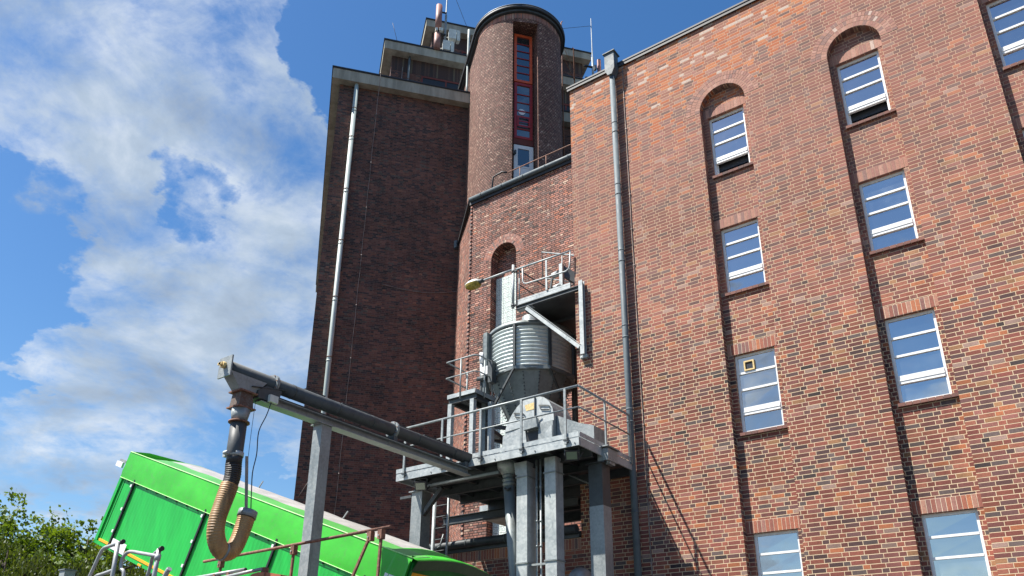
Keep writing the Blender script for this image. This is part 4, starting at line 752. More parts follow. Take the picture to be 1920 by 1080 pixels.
# ------------------------------------------------------------------ small landing left of the silo
la = thing('small_landing', 'small raised steel landing with its own railing left of the silo', 'platform')
LX0, LX1, LY0, LY1, LZ = -12.53, -11.62, 14.5, 15.35, 8.90
m = MB(); m.box((LX0, LY0, LZ-.02), (LX1, LY1, LZ)); m.build('deck', M['galv'], la)
for a, b in (((LX0, LY0-.02, 0), (LX1, LY0-.02, 0)), ((LX1, LY0, 0), (LX1, LY1, 0)), ((LX0, LY0, 0), (LX0, LY1, 0))): m = MB(); m.beam((a[0], a[1], LZ+.02), (b[0], b[1], LZ+.02), .012, .11); m.build('kick_plate', M['galv_light'], la)
for a, b in (((LX0, LY0+.05, 0), (LX1, LY0+.05, 0)), ((LX1-.05, LY0+.1, 0), (LX1-.05, LY1, 0)), ((LX0+.08, LY0+.1, 0), (LX0+.08, LY1, 0)), ((LX0+.5, LY0+.1, 0), (LX0+.5, LY1, 0))): m = MB(); m.ibeam((a[0], a[1], LZ-.10), (b[0], b[1], LZ-.10), .08, .14); m.build('floor_beam', M['steel_dark'], la)
for (x, y) in ((LX0+.07, LY0+.06), (LX1-.12, LY0+.06), (LX1+.12, LY0+.5)): m = MB(); m.box((x-.06, y-.06, PT), (x+.06, y+.06, LZ-.17)); m.build('post', M['galv_light'], la)
for z in (9.9, 9.45):
    m = MB(); m.tube([(LX0-.05, LY0-.03, z), (LX1-.05, LY0-.03, z), (LX1+.04, LY0+.1, z-.0), (LX1+.04, LY1, z)], .022 if z > 9.8 else .018, 8); m.build('handrail', M['galv'], la)
    m = MB(); m.tube([(LX0-.05, LY0-.03, z), (LX0-.05, LY1, z)], .02, 8); m.build('handrail', M['galv'], la)
for (x, y) in ((-12.1, LY0-.03), (-12.52, LY1-.1), (LX1+.04, LY0+.3), (-11.75, LY1)): m = MB(); m.tube([(x, y, LZ-.1), (x, y, 9.9)], .02, 8); m.build('stanchion', M['galv'], la)
sn = thing('level_sensor', 'white level sensor with a motor box behind the small landing railing', 'sensor')
m = MB(); m.tube([(-11.93, 15.1, 9.95), (-11.93, 15.1, 10.25)], .055, 10); m.build('cap', M['white'], sn); m = MB(); m.tube([(-11.93, 15.1, 9.5), (-11.93, 15.1, 9.95)], .035, 8); m.box((-11.85, 15.0, 9.55), (-11.65, 15.15, 9.78)); m.build('body', M['white'], sn); m = MB(); m.tube([(-12.0, 15.05, 9.5), (-11.7, 15.05, 9.46)], .06, 8); m.box((-11.63, 15.0, 9.3), (-11.5, 15.2, 9.9)); m.box((-11.95, 15.08, LZ), (-11.9, 15.12, 9.5)); m.build('bracket', M['steel_dark'], sn)

# ------------------------------------------------------------------ bracket platform on the warehouse wall
up = thing('bracket_platform', 'small bracketed steel balcony fixed high on the warehouse corner', 'platform')
BY = 14.92; BX0, BX1, BZ = -10.66, -9.04, 11.33
m = MB(); m.box((BX0, BY, BZ-.14), (BX1, BY+.05, BZ-.025), 0); m.box((BX0, BY, BZ-.02), (BX1, BY+.05, BZ+.03), 0); m.build('edge_board', M['galv_light'], up)
m = MB(); m.box((BX0, BY+.055, BZ-.14), (BX1-.0, MY-.02, BZ-.08)); m.build('deck', M['steel_dark'], up)
m = MB(); m.beam((BX0+.01, BY, BZ-.05), (BX0+.01, 17.6, BZ-.05), .03, .14); m.build('edge_board', M['galv'], up)
m = MB(); m.ibeam((BX0, BY-.02, BZ-.22), (-8.70, BY-.02, BZ-.22), .10, .12, .02); m.build('cantilever_beam', M['steel_dark'], up)
m = MB(); m.box((BX0+.02, BY-.03, BZ-.30), (BX0+.5, BY+.1, BZ-.285)); m.build('bearing_plate', M['galv_light'], up)
m = MB(); m.ibeam((-8.70, BY-.02, 9.30), (-8.70, BY-.02, 11.28), .11, .12, .02, (0, 1, 0)); m.build('wall_post', M['galv_light'], up)
m = MB(); m.box((-8.80, BY-.02, 9.22), (-8.60, BY+.07, 9.30)); m.tube([(-8.76, BY-.03, 9.25), (-8.76, BY+.05, 9.2)], .02, 6); m.tube([(-8.64, BY-.03, 9.25), (-8.64, BY+.05, 9.2)], .02, 6); m.build('anchor', M['galv'], up)
m = MB(); m.beam((-10.32, BY-.02, 11.0), (-8.78, BY-.02, 9.50), .09, .13, (0, 1, 0)); m.beam((-10.27, BY-.07, 11.05), (-8.73, BY-.07, 9.55), .01, .05, (0, 1, 0)); m.build('diagonal_strut', M['galv_light'], up)
for y in (16.2, 17.5): m = MB(); m.ibeam((BX0, y, BZ-.2), (XL-.02, y, BZ-.2), .08, .1); m.build('floor_beam', M['steel_dark'], up)
m = MB(); m.tube([(-10.70, BY-.02, 12.27), (-8.98, BY-.02, 12.24)], .024, 8); m.build('handrail', M['galv_light'], up)
m = MB(); m.tube([(-10.47, BY-.02, 12.24), (-10.46, BY-.02, 11.84), (-10.42, BY-.02, 11.77), (-10.34, BY-.02, 11.74), (-9.14, BY-.02, 11.70), (-9.06, BY-.02, 11.74), (-9.03, BY-.02, 11.82), (-9.0, BY-.02, 12.22)], .02, 8); m.build('knee_rail', M['galv_light'], up)
m = MB(); m.beam((-9.725, BY-.02, 11.36), (-9.725, BY-.02, 12.23), .05, .02, (0, 1, 0)); m.build('post', M['galv_light'], up)
for x in (-10.68, -10.60): m = MB(); m.tube([(x, BY+.02, 11.2), (x, BY+.02, 12.27)], .018, 6); m.build('post', M['galv'], up)
m = MB(); m.tube([(-10.62, BY, 12.25), (-10.6, 16.6, 12.35), (-9.0, 16.6, 12.35)], .02, 6); m.tube([(-10.6, BY, 11.8), (-10.6, 16.6, 11.85)], .015, 6); m.build('rear_rail', M['steel_dark'], up)
m = MB(); m.tube([(-10.95, 16.6, 12.9), (-10.98, 16.6, 13.75), (-9.3, 16.6, 13.0), (-9.0, 16.6, 12.3)], .022, 6); m.tube([(-10.95, 16.6, 12.9), (-9.9, 16.6, 12.4)], .016, 6)
for x, z0, z1 in ((-10.3, 12.5, 13.4), (-10.05, 12.4, 13.3)): m.tube([(x, 16.6, z0), (x, 16.6, z1)], .018, 6)
m.build('stair_rail', M['galv'], up)
mo = thing('winch_motor', 'small motor and gearbox standing on the bracket balcony', 'motor')
m = MB(); m.tube([(-9.95, 15.6, 11.75), (-9.75, 15.7, 11.85)], .10, 12); m.tube([(-9.98, 15.58, 12.15), (-9.80, 15.6, 12.2)], .08, 12); m.box((-9.72, 15.5, 11.25), (-9.62, 15.6, 12.4)); m.build('motor', M['galv_light'], mo)
m = MB(); m.beam((-9.75, 15.6, 12.3), (-9.1, 15.9, 11.7), .12, .25); m.tube([(-9.6, 15.3, 11.42), (-9.6, 15.3, 11.62)], .07, 10); m.beam((-10.15, 15.6, 11.25), (-10.0, 15.6, 12.1), .05, .05); m.build('gear_arm', M['steel_dark'], mo)
lp = thing('wall_lamp', 'old street lamp with a yellowed bowl on a long arm at the balcony corner', 'lamp')
m = MB(); m.tube([(-10.74, 14.86, 11.12), (-10.74, 14.86, 12.40)], .038, 10); m.build('post', M['galv_light'], lp); m = MB(); m.tube([(-10.74, 14.86, 12.27), (-11.85, 14.86, 12.27)], .028, 10); m.build('arm', M['galv_light'], lp)
for z in (11.2, 12.2): m = MB(); m.tube([(-10.74, 14.86, z-.03), (-10.74, 14.86, z+.03)], .055, 8); m.box((-10.74, 14.84, z-.02), (-10.62, 14.9, z+.02)); m.build('bracket', M['steel_dark'], lp)
def lampshell(z0, top, mat, name):
    m = MB(); nx = 10; ny = 8; C0 = Vector((-12.10, 14.86, 12.27))
    G = [[None]*(ny+1) for _ in range(nx+1)]
    for i in range(nx+1):
        u = -1+2*i/nx; wv = math.sqrt(max(1-abs(u)**2.4, 0))*(1-.18*u*-1)
        for j in range(ny+1): t = math.pi*j/ny; G[i][j] = C0+Vector((u*.27, math.cos(t)*.15*wv, (math.sin(t)*.115*wv if top else -math.sin(t)*.16*wv)-.01))
    for i in range(nx):
        for j in range(ny): q4 = [G[i][j], G[i+1][j], G[i+1][j+1], G[i][j+1]]; m.face(q4 if top else q4[::-1], None, 0, .5, True)
    return m.build(name, mat, lp)
lampshell(0, True, M['lamp_white'], 'housing'); lampshell(0, False, M['lamp_bowl'], 'bowl')
m = MB(); m.tube([(-11.92, 14.86, 12.27), (-11.72, 14.86, 12.27)], [.08, .04], 10); m.build('socket', M['steel_dark'], lp)

# ------------------------------------------------------------------ screw conveyor arm
AX = -10.30; AZ = 6.46
ar = thing('screw_conveyor', 'long dark screw conveyor tube reaching out from the platform over the green trailer', 'conveyor')
m = MB(); m.tube([(AX, 6.66, AZ), (AX, 12.75, AZ)], .122, 20); m.build('tube', M['tube_dark'], ar)
for y in (7.52, 10.35): m = MB(); m.tube([(AX, y-.03, AZ), (AX, y-.008, AZ)], .165, 20); m.tube([(AX, y+.0, AZ), (AX, y+.022, AZ)], .165, 20); m.build('flange', M['galv'], ar)
for y0, y1 in ((8.15, 8.6), (9.0, 9.7), (10.45, 10.7), (11.2, 12.0)): m = MB(); m.box((AX-.05, y0, AZ+.118), (AX+.05, y1, AZ+.135)); m.build('inspection_cover', M['steel_dark'], ar)
m = MB(); m.box((AX-.16, 6.60, AZ-.17), (AX+.16, 6.625, AZ+.17)); ep = m.build('end_plate', M['galv'], ar)
m = MB(); m.tube([(AX-.0, 6.60, AZ+.02), (AX-.0, 6.54, AZ+.02)], .055, 6); m.tube([(AX, 6.54, AZ+.02), (AX, 6.50, AZ+.02)], .03, 8); m.box((AX-.05, 6.50, AZ+.0), (AX+.05, 6.52, AZ+.04)); m.build('bearing', M['label_tan'], ep)
m = MB()
def loftbox(m, a, b, za, zb):                      # two rectangles (x0,x1,y0,y1) at za and zb
    A = [(a[0], a[2], za), (a[1], a[2], za), (a[1], a[3], za), (a[0], a[3], za)]; B = [(b[0], b[2], zb), (b[1], b[2], zb), (b[1], b[3], zb), (b[0], b[3], zb)]
    for i in range(4): j = (i+1) % 4; m.face([B[i], B[j], A[j], A[i]])
    m.face(A); m.face(B[::-1])
loftbox(m, (AX-.12, AX+.12, 6.64, 7.32), (AX-.10, AX+.10, 6.86, 7.12), AZ-.07, AZ-.32); m.build('outlet', M['galv'], ar)
m = MB(); loftbox(m, (AX-.11, AX+.11, 6.88, 7.10), (AX-.13, AX+.13, 6.86, 7.12), AZ-.34, AZ-.58); m.build('transition', M['rust_patch'], ar)
for z in (AZ-.325, AZ-.585): m = MB(); m.box((AX-.155, 6.83, z-.012), (AX+.155, 7.155, z+.012)); m.build('flange', M['rust'], ar)
m = MB(); m.tube([(AX, 6.99, AZ-.60), (AX, 6.99, AZ-.80)], [.155, .115], 16); m.tube([(AX, 6.99, AZ-.80), (AX, 6.99, AZ-.82)], .165, 16, 1); m.build('cone', [M['galv'], M['rust']], ar)
m = MB(); m.tube([(AX, 6.99, AZ-.83), (AX, 6.99, AZ-1.32), (AX, 6.99, AZ-1.42), (AX, 6.99, AZ-1.46)], [.125, .125, .10, .09], 18); m.build('sleeve', M['tube_dark'], ar)
for y in (7.52, 10.35):
    for k in range(8): m = MB(); a_ = k*math.pi/4+.2; m.tube([(AX+.148*math.cos(a_), y-.045, AZ+.148*math.sin(a_)), (AX+.148*math.cos(a_), y+.035, AZ+.148*math.sin(a_))], .011, 6); m.build('bolt', M['rust'], ar)
for y in (7.9, 8.9, 9.75, 11.0, 12.1): m = MB(); m.tube([(AX, y, AZ), (AX, y+.025, AZ)], .1265, 20); m.build('weld_seam', M['steel_dark'], ar)
m = MB(); m.tube([(AX, 6.99, AZ-1.45), (AX, 7.0, AZ-1.68)], .095, 16); m.build('pipe_stub', M['rust_patch'], ar)
# support beam and post
m = MB(); m.ibeam((AX+.02, 7.25, 6.14), (AX+.02, 12.63, 6.14), .20, .14, .012); m.build('support_beam', M['galv'], ar)
m = MB(); m.box((AX-.14, 7.45, 6.21), (AX-.12, 12.6, 6.30)); m.box((AX-.14, 7.45, 6.295), (AX-.05, 12.6, 6.31)); m.build('cable_tray', M['steel_dark'], ar)
for y in (7.50, 10.35, 12.5): m = MB(); m.box((AX-.09, y-.05, 6.21), (AX+.09, y+.05, AZ-.118)); m.build('saddle', M['tube_dark'], ar)
m = MB(); m.prism([(AX-.14, 7.18, 6.10), (AX-.14, 7.55, 6.10), (AX-.14, 7.62, 6.34), (AX-.14, 7.32, 6.34), (AX-.14, 7.16, 6.22)], (.28, 0, 0)); m.beam((AX, 7.05, 6.25), (AX, 7.7, 6.38), .3, .012); m.build('end_bracket', M['steel_dark'], ar)
m = MB(); m.box((AX+.14, 7.36, 6.08), (AX+.20, 7.52, 6.20)); m.build('junction_box', M['device'], ar)
m = MB(); m.box((AX-.11, 8.54, .05), (AX+.11, 8.76, 6.05)); m.box((AX-.2, 8.45, 0), (AX+.2, 8.85, .05)); m.box((AX-.14, 8.5, 6.052), (AX+.14, 8.8, 6.068)); m.build('post', M['galv'], ar)

# suction hose hanging from the conveyor
hs_ = thing('suction_hose', 'amber ribbed suction hose hanging in a J below the conveyor end', 'hose')
def catmull(P, n=10):
    P = [Vector(p) for p in P]; out_ = []
    for i in range(len(P)-1):
        p0 = P[max(i-1, 0)]; p1 = P[i]; p2 = P[i+1]; p3 = P[min(i+2, len(P)-1)]
        for k in range(n): t = k/n; out_.append(.5*((2*p1)+(-p0+p2)*t+(2*p0-5*p1+4*p2-p3)*t*t+(-p0+3*p1-3*p2+p3)*t**3))
    return out_+[P[-1]]
hp = catmull([(AX, 7.0, 4.98), (AX, 7.01, 4.78), (AX, 6.96, 4.55), (AX, 6.90, 4.3), (AX, 6.86, 4.10), (AX, 6.87, 3.88), (AX, 6.96, 3.70), (AX, 7.08, 3.655), (AX, 7.21, 3.74), (AX, 7.29, 3.95), (AX, 7.35, 4.22)], 12)
def ribbed(pts, r, mat, name):
    L = 0; P2 = [pts[0]]; step = .0125; acc = 0
    for a, b in zip(pts, pts[1:]):
        d = (b-a).length; t = step-acc
        while t <= d: P2.append(a+(b-a)*(t/d)); t += step
        acc = d-(t-step)
    m = MB(); m.tube(P2, [r+(.003 if (i//1) % 3 == 0 else -.0015)+.004*math.sin(i*.09+1) for i in range(len(P2))], 18); return m.build(name, mat, hs_)
ribbed(hp[:20], .118, M['hose_black'], 'blackened_length'); ribbed(hp[19:], .128, M['hose'], 'hose')
m = MB(); m.tube([(AX, 7.0, 4.98), (AX, 7.0, 5.14)], .12, 18); m.build('collar', M['black'], hs_)
m = MB(); m.tube([(AX, 7.0, 5.10), (AX, 7.0, 5.17)], .13, 18); m.box((AX-.17, 6.9, 5.1), (AX-.11, 6.98, 5.17)); m.tube([(AX-.05, 6.84, 5.13), (AX+.05, 6.84, 5.13)], .03, 6); m.build('hose_clamp', M['galv_light'], hs_)
e0, e1 = hp[-1], hp[-1]+(hp[-1]-hp[-4]).normalized()*.11
m = MB(); m.tube([e0, e1], .145, 20); m.build('end_collar', M['galv'], hs_)
k_ = 12*6+6; m = MB(); m.tube([hp[k_], hp[k_+3]], .141, 18); m.box((hp[k_].x-.02, hp[k_].y-.16, hp[k_].z-.02), (hp[k_].x+.05, hp[k_].y-.13, hp[k_].z+.02)); m.build('band', M['galv'], hs_)
m = MB(); m.beam((AX+.12, 7.13, 5.12), (AX+.05, 7.30, 4.28), .05, .012, (1, 0, 0)); m.build('hanger_bar', M['galv'], hs_)
m = MB(); m.tube(catmull([(AX+.16, 7.42, 6.10), (AX+.16, 7.36, 5.85), (AX+.14, 7.27, 5.55), (AX+.12, 7.30, 5.2), (AX+.12, 7.27, 4.9), (AX+.1, 7.31, 4.6), (AX+.08, 7.36, 4.3)], 6), .009, 6)
tag(m.build('hanging_cable', M['cable']), 'dark cable dangling from the conveyor end down to the hose mouth', 'cable')
m = MB(); m.tube(catmull([(AX+.05, 7.2, 6.08), (AX+.05, 7.2, 5.4), (AX+.05, 7.22, 4.75), (AX+.05, 7.27, 4.5), (AX+.05, 7.33, 4.3)], 6), .004, 5); tag(m.build('thin_wire', M['cable']), 'very thin wire hanging straight beside the dark cable', 'wire')

# ------------------------------------------------------------------ green tipping trailer
P0 = Vector((-17.887, 8.948, 4.946)); l_ = Vector((.9325, .082, -.3500)).normalized(); w_ = Vector((-.0875, .9962, 0)).normalized(); u_ = l_.cross(-w_).normalized()
if u_.z < 0: u_ = -u_
tr = thing('tipping_trailer', 'bright green tipping trailer with its covered body raised beside the tower', 'trailer')
def T3(s, u, wd): return P0+l_*s+u_*u+w_*wd
LEN = 8.75; WID = 2.5
m = MB()
for wd, sg in ((0, 1), (WID, -1)):
    q4 = [T3(0, 0, wd), T3(LEN, 0, wd), T3(LEN, 1.55, wd), T3(0, 1.55, wd)]; uv = [(0, 0), (LEN, 0), (LEN, 1.55), (0, 1.55)]; m.face(q4 if sg > 0 else q4[::-1], uv if sg > 0 else uv[::-1])
m.face([T3(0, 0, WID), T3(0, 0, 0), T3(0, 1.9, 0), T3(0, 1.9, WID)], [(0, 0), (2.5, 0), (2.5, 1.9), (0, 1.9)]); m.face([T3(0, 0, 0), T3(0, 0, WID), T3(LEN, 0, WID), T3(LEN, 0, 0)])
m.build('body', M['green_body'], tr)
def tbar(m, s0, s1, u0, u1, w0, w1, mi=0): m.obox(T3((s0+s1)/2, (u0+u1)/2, (w0+w1)/2), l_, w_, u_, abs(s1-s0)/2, abs(w1-w0)/2, abs(u1-u0)/2, mi)
m = MB(); tbar(m, -.02, LEN, -.05, .02, -.03, .02); m.build('lower_rail', M['green_body'], tr)
m = MB(); tbar(m, -.03, .06, -.05, 2.05, -.03, .01); m.build('front_corner_post', M['green_body'], tr); m = MB(); tbar(m, .16, .165, .0, 1.55, -.008, 0); m.build('panel_seam', M['black'], tr)
m = MB(); tbar(m, .14, LEN, .035, .085, -.036, -.005); m.build('reflective_stripe', M['yellow'], tr)
for k, s_ in enumerate((.57, 3.28, 5.55, 7.9)):
    m = MB(); tbar(m, s_-.022, s_+.022, -.02, 1.53, -.045, -.008); o = m.build('side_pillar', M['black'], tr)
    m = MB()
    for uu in (1.38, .85, .35, -.02): m.obox(T3(s_-.03, uu, -.05), l_, w_, u_, .025, .012, .03)
    m.build('latch', M['white'], o)
for k in range(22):
    m = MB(); s_ = .3+k*.385; m.obox(T3(s_, 1.445, -.02), l_, w_, u_, .012, .012, .02); m.build('rope_hook', M['steel_dark'], tr)
for s_ in (1.9, 4.4, 6.8): m = MB(); tbar(m, s_-.06, s_+.06, -.045, -.005, -.05, -.031); m.build('side_marker', M['yellow'], tr)
# tarpaulin: side flap, edge piping, arched top
m = MB(); n_ = 40; rows = [(1.47, -.035), (1.62, -.05), (1.80, -.045), (1.98, -.04), (2.07, -.03)]
def wr(s, i): return (.004*math.sin(s*4.3+i)+.005*math.sin(s*1.7+2*i)+.003*math.sin(s*11+i*2))*(.4 if i in (0, 4) else 1)
def end_drop(s): return 0
for i in range(n_):
    for j in range(4):
        s0, s1 = LEN*i/n_*1.0, LEN*(i+1)/n_; P = lambda s, jj: T3(s, rows[jj][0], rows[jj][1]-wr(s, jj)); m.face([P(s0, j), P(s1, j), P(s1, j+1), P(s0, j+1)], None, 0, .5, True)
m.build('side_flap', M['tarp'], tr)
m = MB(); m.tube([T3(LEN*i/20, 2.07, -.035) for i in range(21)], .012, 6); m.tube([T3(LEN*i/20, 1.47, -.045) for i in range(21)], .008, 6, 0); m.build('piping', M['piping'], tr)
top = [(-.03, 2.07), (.18, 2.105), (.42, 2.145), (.62, 2.17), (.9, 2.20), (1.25, 2.215), (1.6, 2.20), (2.1, 2.145), (2.53, 2.07)]
def topmesh(a, b, mat, name, s0=0., s1=LEN):
    m = MB(); n_ = 36
    for i in range(n_):
        for j in range(a, b):
            P = lambda s, jj: T3(s, top[jj][1]+(.008*math.sin(s*5.1+jj*.8)*math.sin(s*.9) if 0 < jj < 8 else 0)-(.13*max(0, .8-s)/.8 if 0 < jj < 8 else 0), top[jj][0])
            sa, sb = s0+(s1-s0)*i/n_, s0+(s1-s0)*(i+1)/n_; m.face([P(sa, j), P(sb, j), P(sb, j+1), P(sa, j+1)], None, 0, .5, True)
    return m.build(name, mat, tr)
topmesh(0, 2, M['tarp_pale'], 'tarp_edge'); topmesh(2, 8, M['tarp_white'], 'tarp_top', .9, 8.1); topmesh(2, 8, M['tarp_pale'], 'tarp_front_fold', 0, .9); topmesh(2, 8, M['tarp'], 'tarp_rear_fold', 8.1, LEN)
m = MB(); m.face([T3(-.02, 1.85, WID), T3(-.02, 1.85, -.03), T3(-.02, 2.07, -.03), T3(-.02, 2.15, .42), T3(-.02, 2.17, 1.25), T3(-.02, 2.15, 2.1), T3(-.02, 2.07, WID)]); m.build('front_flap', M['tarp'], tr)
# rear hood and tailgate
m = MB(); n_ = 8
for j in range(8):
    a, b = top[j], top[j+1]
    m.face([T3(LEN, a[1], a[0]), T3(LEN+.12, a[1]-.02, a[0]), T3(LEN+.12, b[1]-.02, b[0]), T3(LEN, b[1], b[0])], None, 0, .5, True)
    m.face([T3(LEN+.12, a[1]-.02, a[0]), T3(LEN+.07, a[1]-.20, a[0]), T3(LEN+.07, b[1]-.20, b[0]), T3(LEN+.12, b[1]-.02, b[0])], None, 1)  # dark green lip paints in the shade under the hood
m.build('rear_hood', [M['tarp'], M['tarp_shade']], tr)
m = MB()
for k in range(5):
    s0 = LEN-.36+.07*k; s1 = s0+.07; wv = .035*(k % 2); wv2 = .035*((k+1) % 2); m.face([T3(s0-.30+.06*k, .5, -.06-wv), T3(s1-.30+.06*(k+1), .5, -.06-wv2), T3(s1, 2.05, -.06-wv2*.3), T3(s0, 2.05, -.06-wv*.3)], None, 0, .5, True)
m.build('corner_fold', M['tarp'], tr)
m = MB(); m.face([T3(LEN-.06, 0, 0), T3(LEN-.06, 0, WID), T3(LEN-.06, 2.1, WID), T3(LEN-.06, 2.1, 0)]); m.build('tailgate', M['green_dark'], tr)
m = MB(); tbar(m, LEN-.05, LEN-.03, 1.74, 1.84, .1, 1.32); m.build('reflective_stripe', M['yellow'], tr); m = MB(); tbar(m, LEN-.05, LEN-.03, 1.74, 1.84, 1.5, 2.4); m.build('reflective_stripe', M['yellow'], tr)
m = MB(); tbar(m, LEN-.03, LEN+.05, .2, 1.92, 1.36, 1.42); m.build('tailgate_bar', M['steel_dark'], tr); m = MB(); tbar(m, LEN-.03, LEN+.02, .0, 2.0, .0, .05); m.build('rear_post', M['green_dark'], tr)
m = MB(); tbar(m, -.32, -.05, 1.78, 1.84, -.02, .05); m.build('marker_bracket', M['galv'], tr); m = MB(); tbar(m, -.36, -.12, 1.66, 1.78, -.05, 0); m.build('marker_light', M['white'], tr)
m = MB()
for k in range(2): s_ = 3.0+k*2.7; m.beam(T3(s_, 2.19, 1.25), T3(s_+.12, 2.38, 1.2), .02, .02)
m.build('tarp_toggle', M['galv'], tr)
def text_obj(txt, size, mat, name, parent, origin, ax, ay, ext=.002):
    cu = bpy.data.curves.new(name, 'FONT'); cu.body = txt; cu.size = size; cu.extrude = ext; cu.align_x = 'CENTER'; cu.align_y = 'CENTER'
    o = bpy.data.objects.new(name, cu); COL.objects.link(o); dg = bpy.context.evaluated_depsgraph_get(); me = bpy.data.meshes.new_from_object(o.evaluated_get(dg)); bpy.data.objects.remove(o)
    o = bpy.data.objects.new(name, me); COL.objects.link(o); me.materials.clear(); me.materials.append(mat); ax = Vector(ax).normalized(); ay = Vector(ay).normalized(); az = ax.cross(ay)
    o.matrix_world = Matrix(((ax.x, ay.x, az.x, origin[0]), (ax.y, ay.y, az.y, origin[1]), (ax.z, ay.z, az.z, origin[2]), (0, 0, 0, 1))); 
    if parent: mw = o.matrix_world.copy(); o.parent = parent; o.matrix_parent_inverse = parent.matrix_world.inverted(); o.matrix_world = mw
    return o
m = MB(); tbar(m, .66, 1.22, .0, .22, -.046, -.040); pl_ = m.build('name_plate', M['white'], tr); text_obj('ok', .15, M['red_print'], 'lettering', pl_, T3(.90, .11, -.048), l_, u_)
m = MB(); tbar(m, 8.32, 8.74, 1.58, 1.70, -.075, -.070); pl_ = m.build('sign_plate', M['white'], tr); text_obj('ra', .11, M['navy_print'], 'lettering', pl_, T3(8.44, 1.64, -.077), l_, u_)
# chassis, ram and wheels (mostly below the picture)
m = MB()
for wd in (.55, 1.95): a = T3(LEN-.2, -.1, wd); m.ibeam((a.x, a.y, a.z-.35), (a.x-9.2, a.y-.2, a.z-.35), .12, .28)
m.build('chassis', M['steel_dark'], tr)
a = T3(1.0, 0, 1.25); m = MB(); m.tube([(a.x+.2, a.y, 1.4), (a.x+.05, a.y, 3.0), (a.x, a.y, a.z)], [.11, .11, .07], 12); m.build('hydraulic_ram', M['galv'], tr)
for k in range(3):
    for wd in (.12, 2.38):
        c0 = T3(LEN-1.2-1.35*k, 0, wd); x, y = c0.x, c0.y
        m = MB(); m.tube([(x, y-.16, .52), (x, y+.16, .52)], .52, 28); o = m.build('wheel', M['black'], tr); m = MB(); m.tube([(x, y-.175, .52), (x, y+.175, .52)], .30, 20); m.build('rim', M['alu'], o)

# ------------------------------------------------------------------ rusty handrail in front of the trailer
rr_ = thing('rusty_handrail', 'rusty brown tube handrail with bolted clamps in front of the green trailer', 'railing')
HY = 8.0
def hz_(x): return 3.825+.02*(x+12.2)
m = MB(); m.tube([(-12.22, HY, hz_(-12.22)), (-7.88, HY, hz_(-7.88))], .024, 10); m.build('handrail', M['rust'], rr_)
for (x, xb, zb2) in ((-11.74, -11.74, .6), (-9.92, -9.98, .6), (-8.27, -8.82, 3.0), (-8.06, -8.15, .6)):
    m = MB(); m.beam((x, HY+.01, hz_(x)-.05), (xb, HY+.01, zb2), .035, .035, (0, 1, 0)) if xb > x-.3 else m.beam((x, HY+.01, hz_(x)-.05), (xb-.12, HY+.01, 2.6), .035, .035, (0, 1, 0)); o = m.build('post', M['rust'], rr_)
    m = MB(); m.box((x-.04, HY-.03, hz_(x)-.15), (x+.04, HY+.05, hz_(x)-.015)); m.tube([(x-.01, HY-.045, hz_(x)-.1), (x-.01, HY-.03, hz_(x)-.1)], .012, 6, 1); m.build('clamp', [M['rust'], M['galv_light']], o)
m = MB(); m.box((-12.2, 7.4, .0), (-9.2, 8.3, .6)); m.build('plinth', M['concrete'], rr_)
gp = thing('grey_pipe_rail', 'pair of pale grey pipes with rusty clamps under the suction hose', 'pipe rail')
m = MB(); m.tube([(-12.2, 7.6, 3.46), (-10.5, 7.6, 3.495)], .028, 12); m.tube([(-10.5, 7.6, 3.495), (-10.485, 7.6, 3.495)], .022, 12, 1); m.build('pipe', [M['alu'], M['black']], gp)
m = MB(); m.tube([(-11.0, 7.55, 3.40), (-10.05, 7.55, 3.455)], .026, 12); m.build('pipe', M['alu'], gp)
for x in (-11.25, -10.90, -10.05): m = MB(); m.box((x-.03, 7.57, 3.36), (x+.03, 7.66, 3.485)); m.build('clamp', M['rust'], gp)
for x in (-11.25, -10.05): m = MB(); m.beam((x, 7.64, .1), (x, 7.64, 3.4), .04, .04, (0, 1, 0)); m.build('post', M['rust'], gp)
oh = thing('orange_hood', 'rust orange curved machine hood under the pale pipes', 'machine hood')
m = MB(); PR = [(-10.45, 3.18), (-10.28, 3.30), (-10.12, 3.375), (-9.98, 3.39), (-9.80, 3.375), (-9.46, 3.31), (-9.42, 3.0), (-10.45, 3.0)]; m.prism([(x, 7.45, z) for x, z in PR], (0, .6, 0)); m.build('hood', M['orange_hood'], oh)
m = MB(); m.box((-9.83, 7.44, 3.0), (-9.815, 7.449, 3.37)); m.box((-10.4, 7.42, 1.0), (-9.45, 7.449, 2.998)); m.box((-10.4, 7.45, .0), (-9.45, 8.04, 2.99)); m.build('casing', M['rust'], oh)

# ------------------------------------------------------------------ bent tube frames, lower left
fa = thing('tube_frame', 'bent galvanised tube frame at the lower left, the one with the higher black cap', 'tube frame', 'bent tube frames by the trailer')
fbm = thing('tube_frame', 'bent galvanised tube frame nearer the suction hose, its rail running level', 'tube frame', 'bent tube frames by the trailer')
FY = 4.9; r0 = .0205
def ft(parent, pts, name, r=r0, mat='alu', cat_=True): m = MB(); m.tube(catmull(pts, 6) if cat_ else pts, r, 12); return m.build(name, M[mat], parent)
ft(fa, [(-10.6, FY, 1.6), (-9.80, FY, 2.95), (-9.64, FY, 3.24), (-9.57, FY, 3.31), (-9.45, FY, 3.325), (-9.18, FY, 3.345)], 'bent_rail')
m = MB(); m.tube([(-9.23, FY-.02, 3.345), (-9.215, FY-.02, 3.0), (-9.2, FY-.02, 0)], .025, 12); m.build('upright', M['alu'], fa); m = MB(); m.tube([(-9.19, FY, 3.345), (-9.15, FY, 3.35)], .028, 12); m.build('cap', M['black'], fa)
ft(fa, [(-9.75, FY, 2.9), (-9.62, FY, 2.985), (-9.5, FY, 3.0), (-9.23, FY-.02, 3.02)], 'cross_rail')
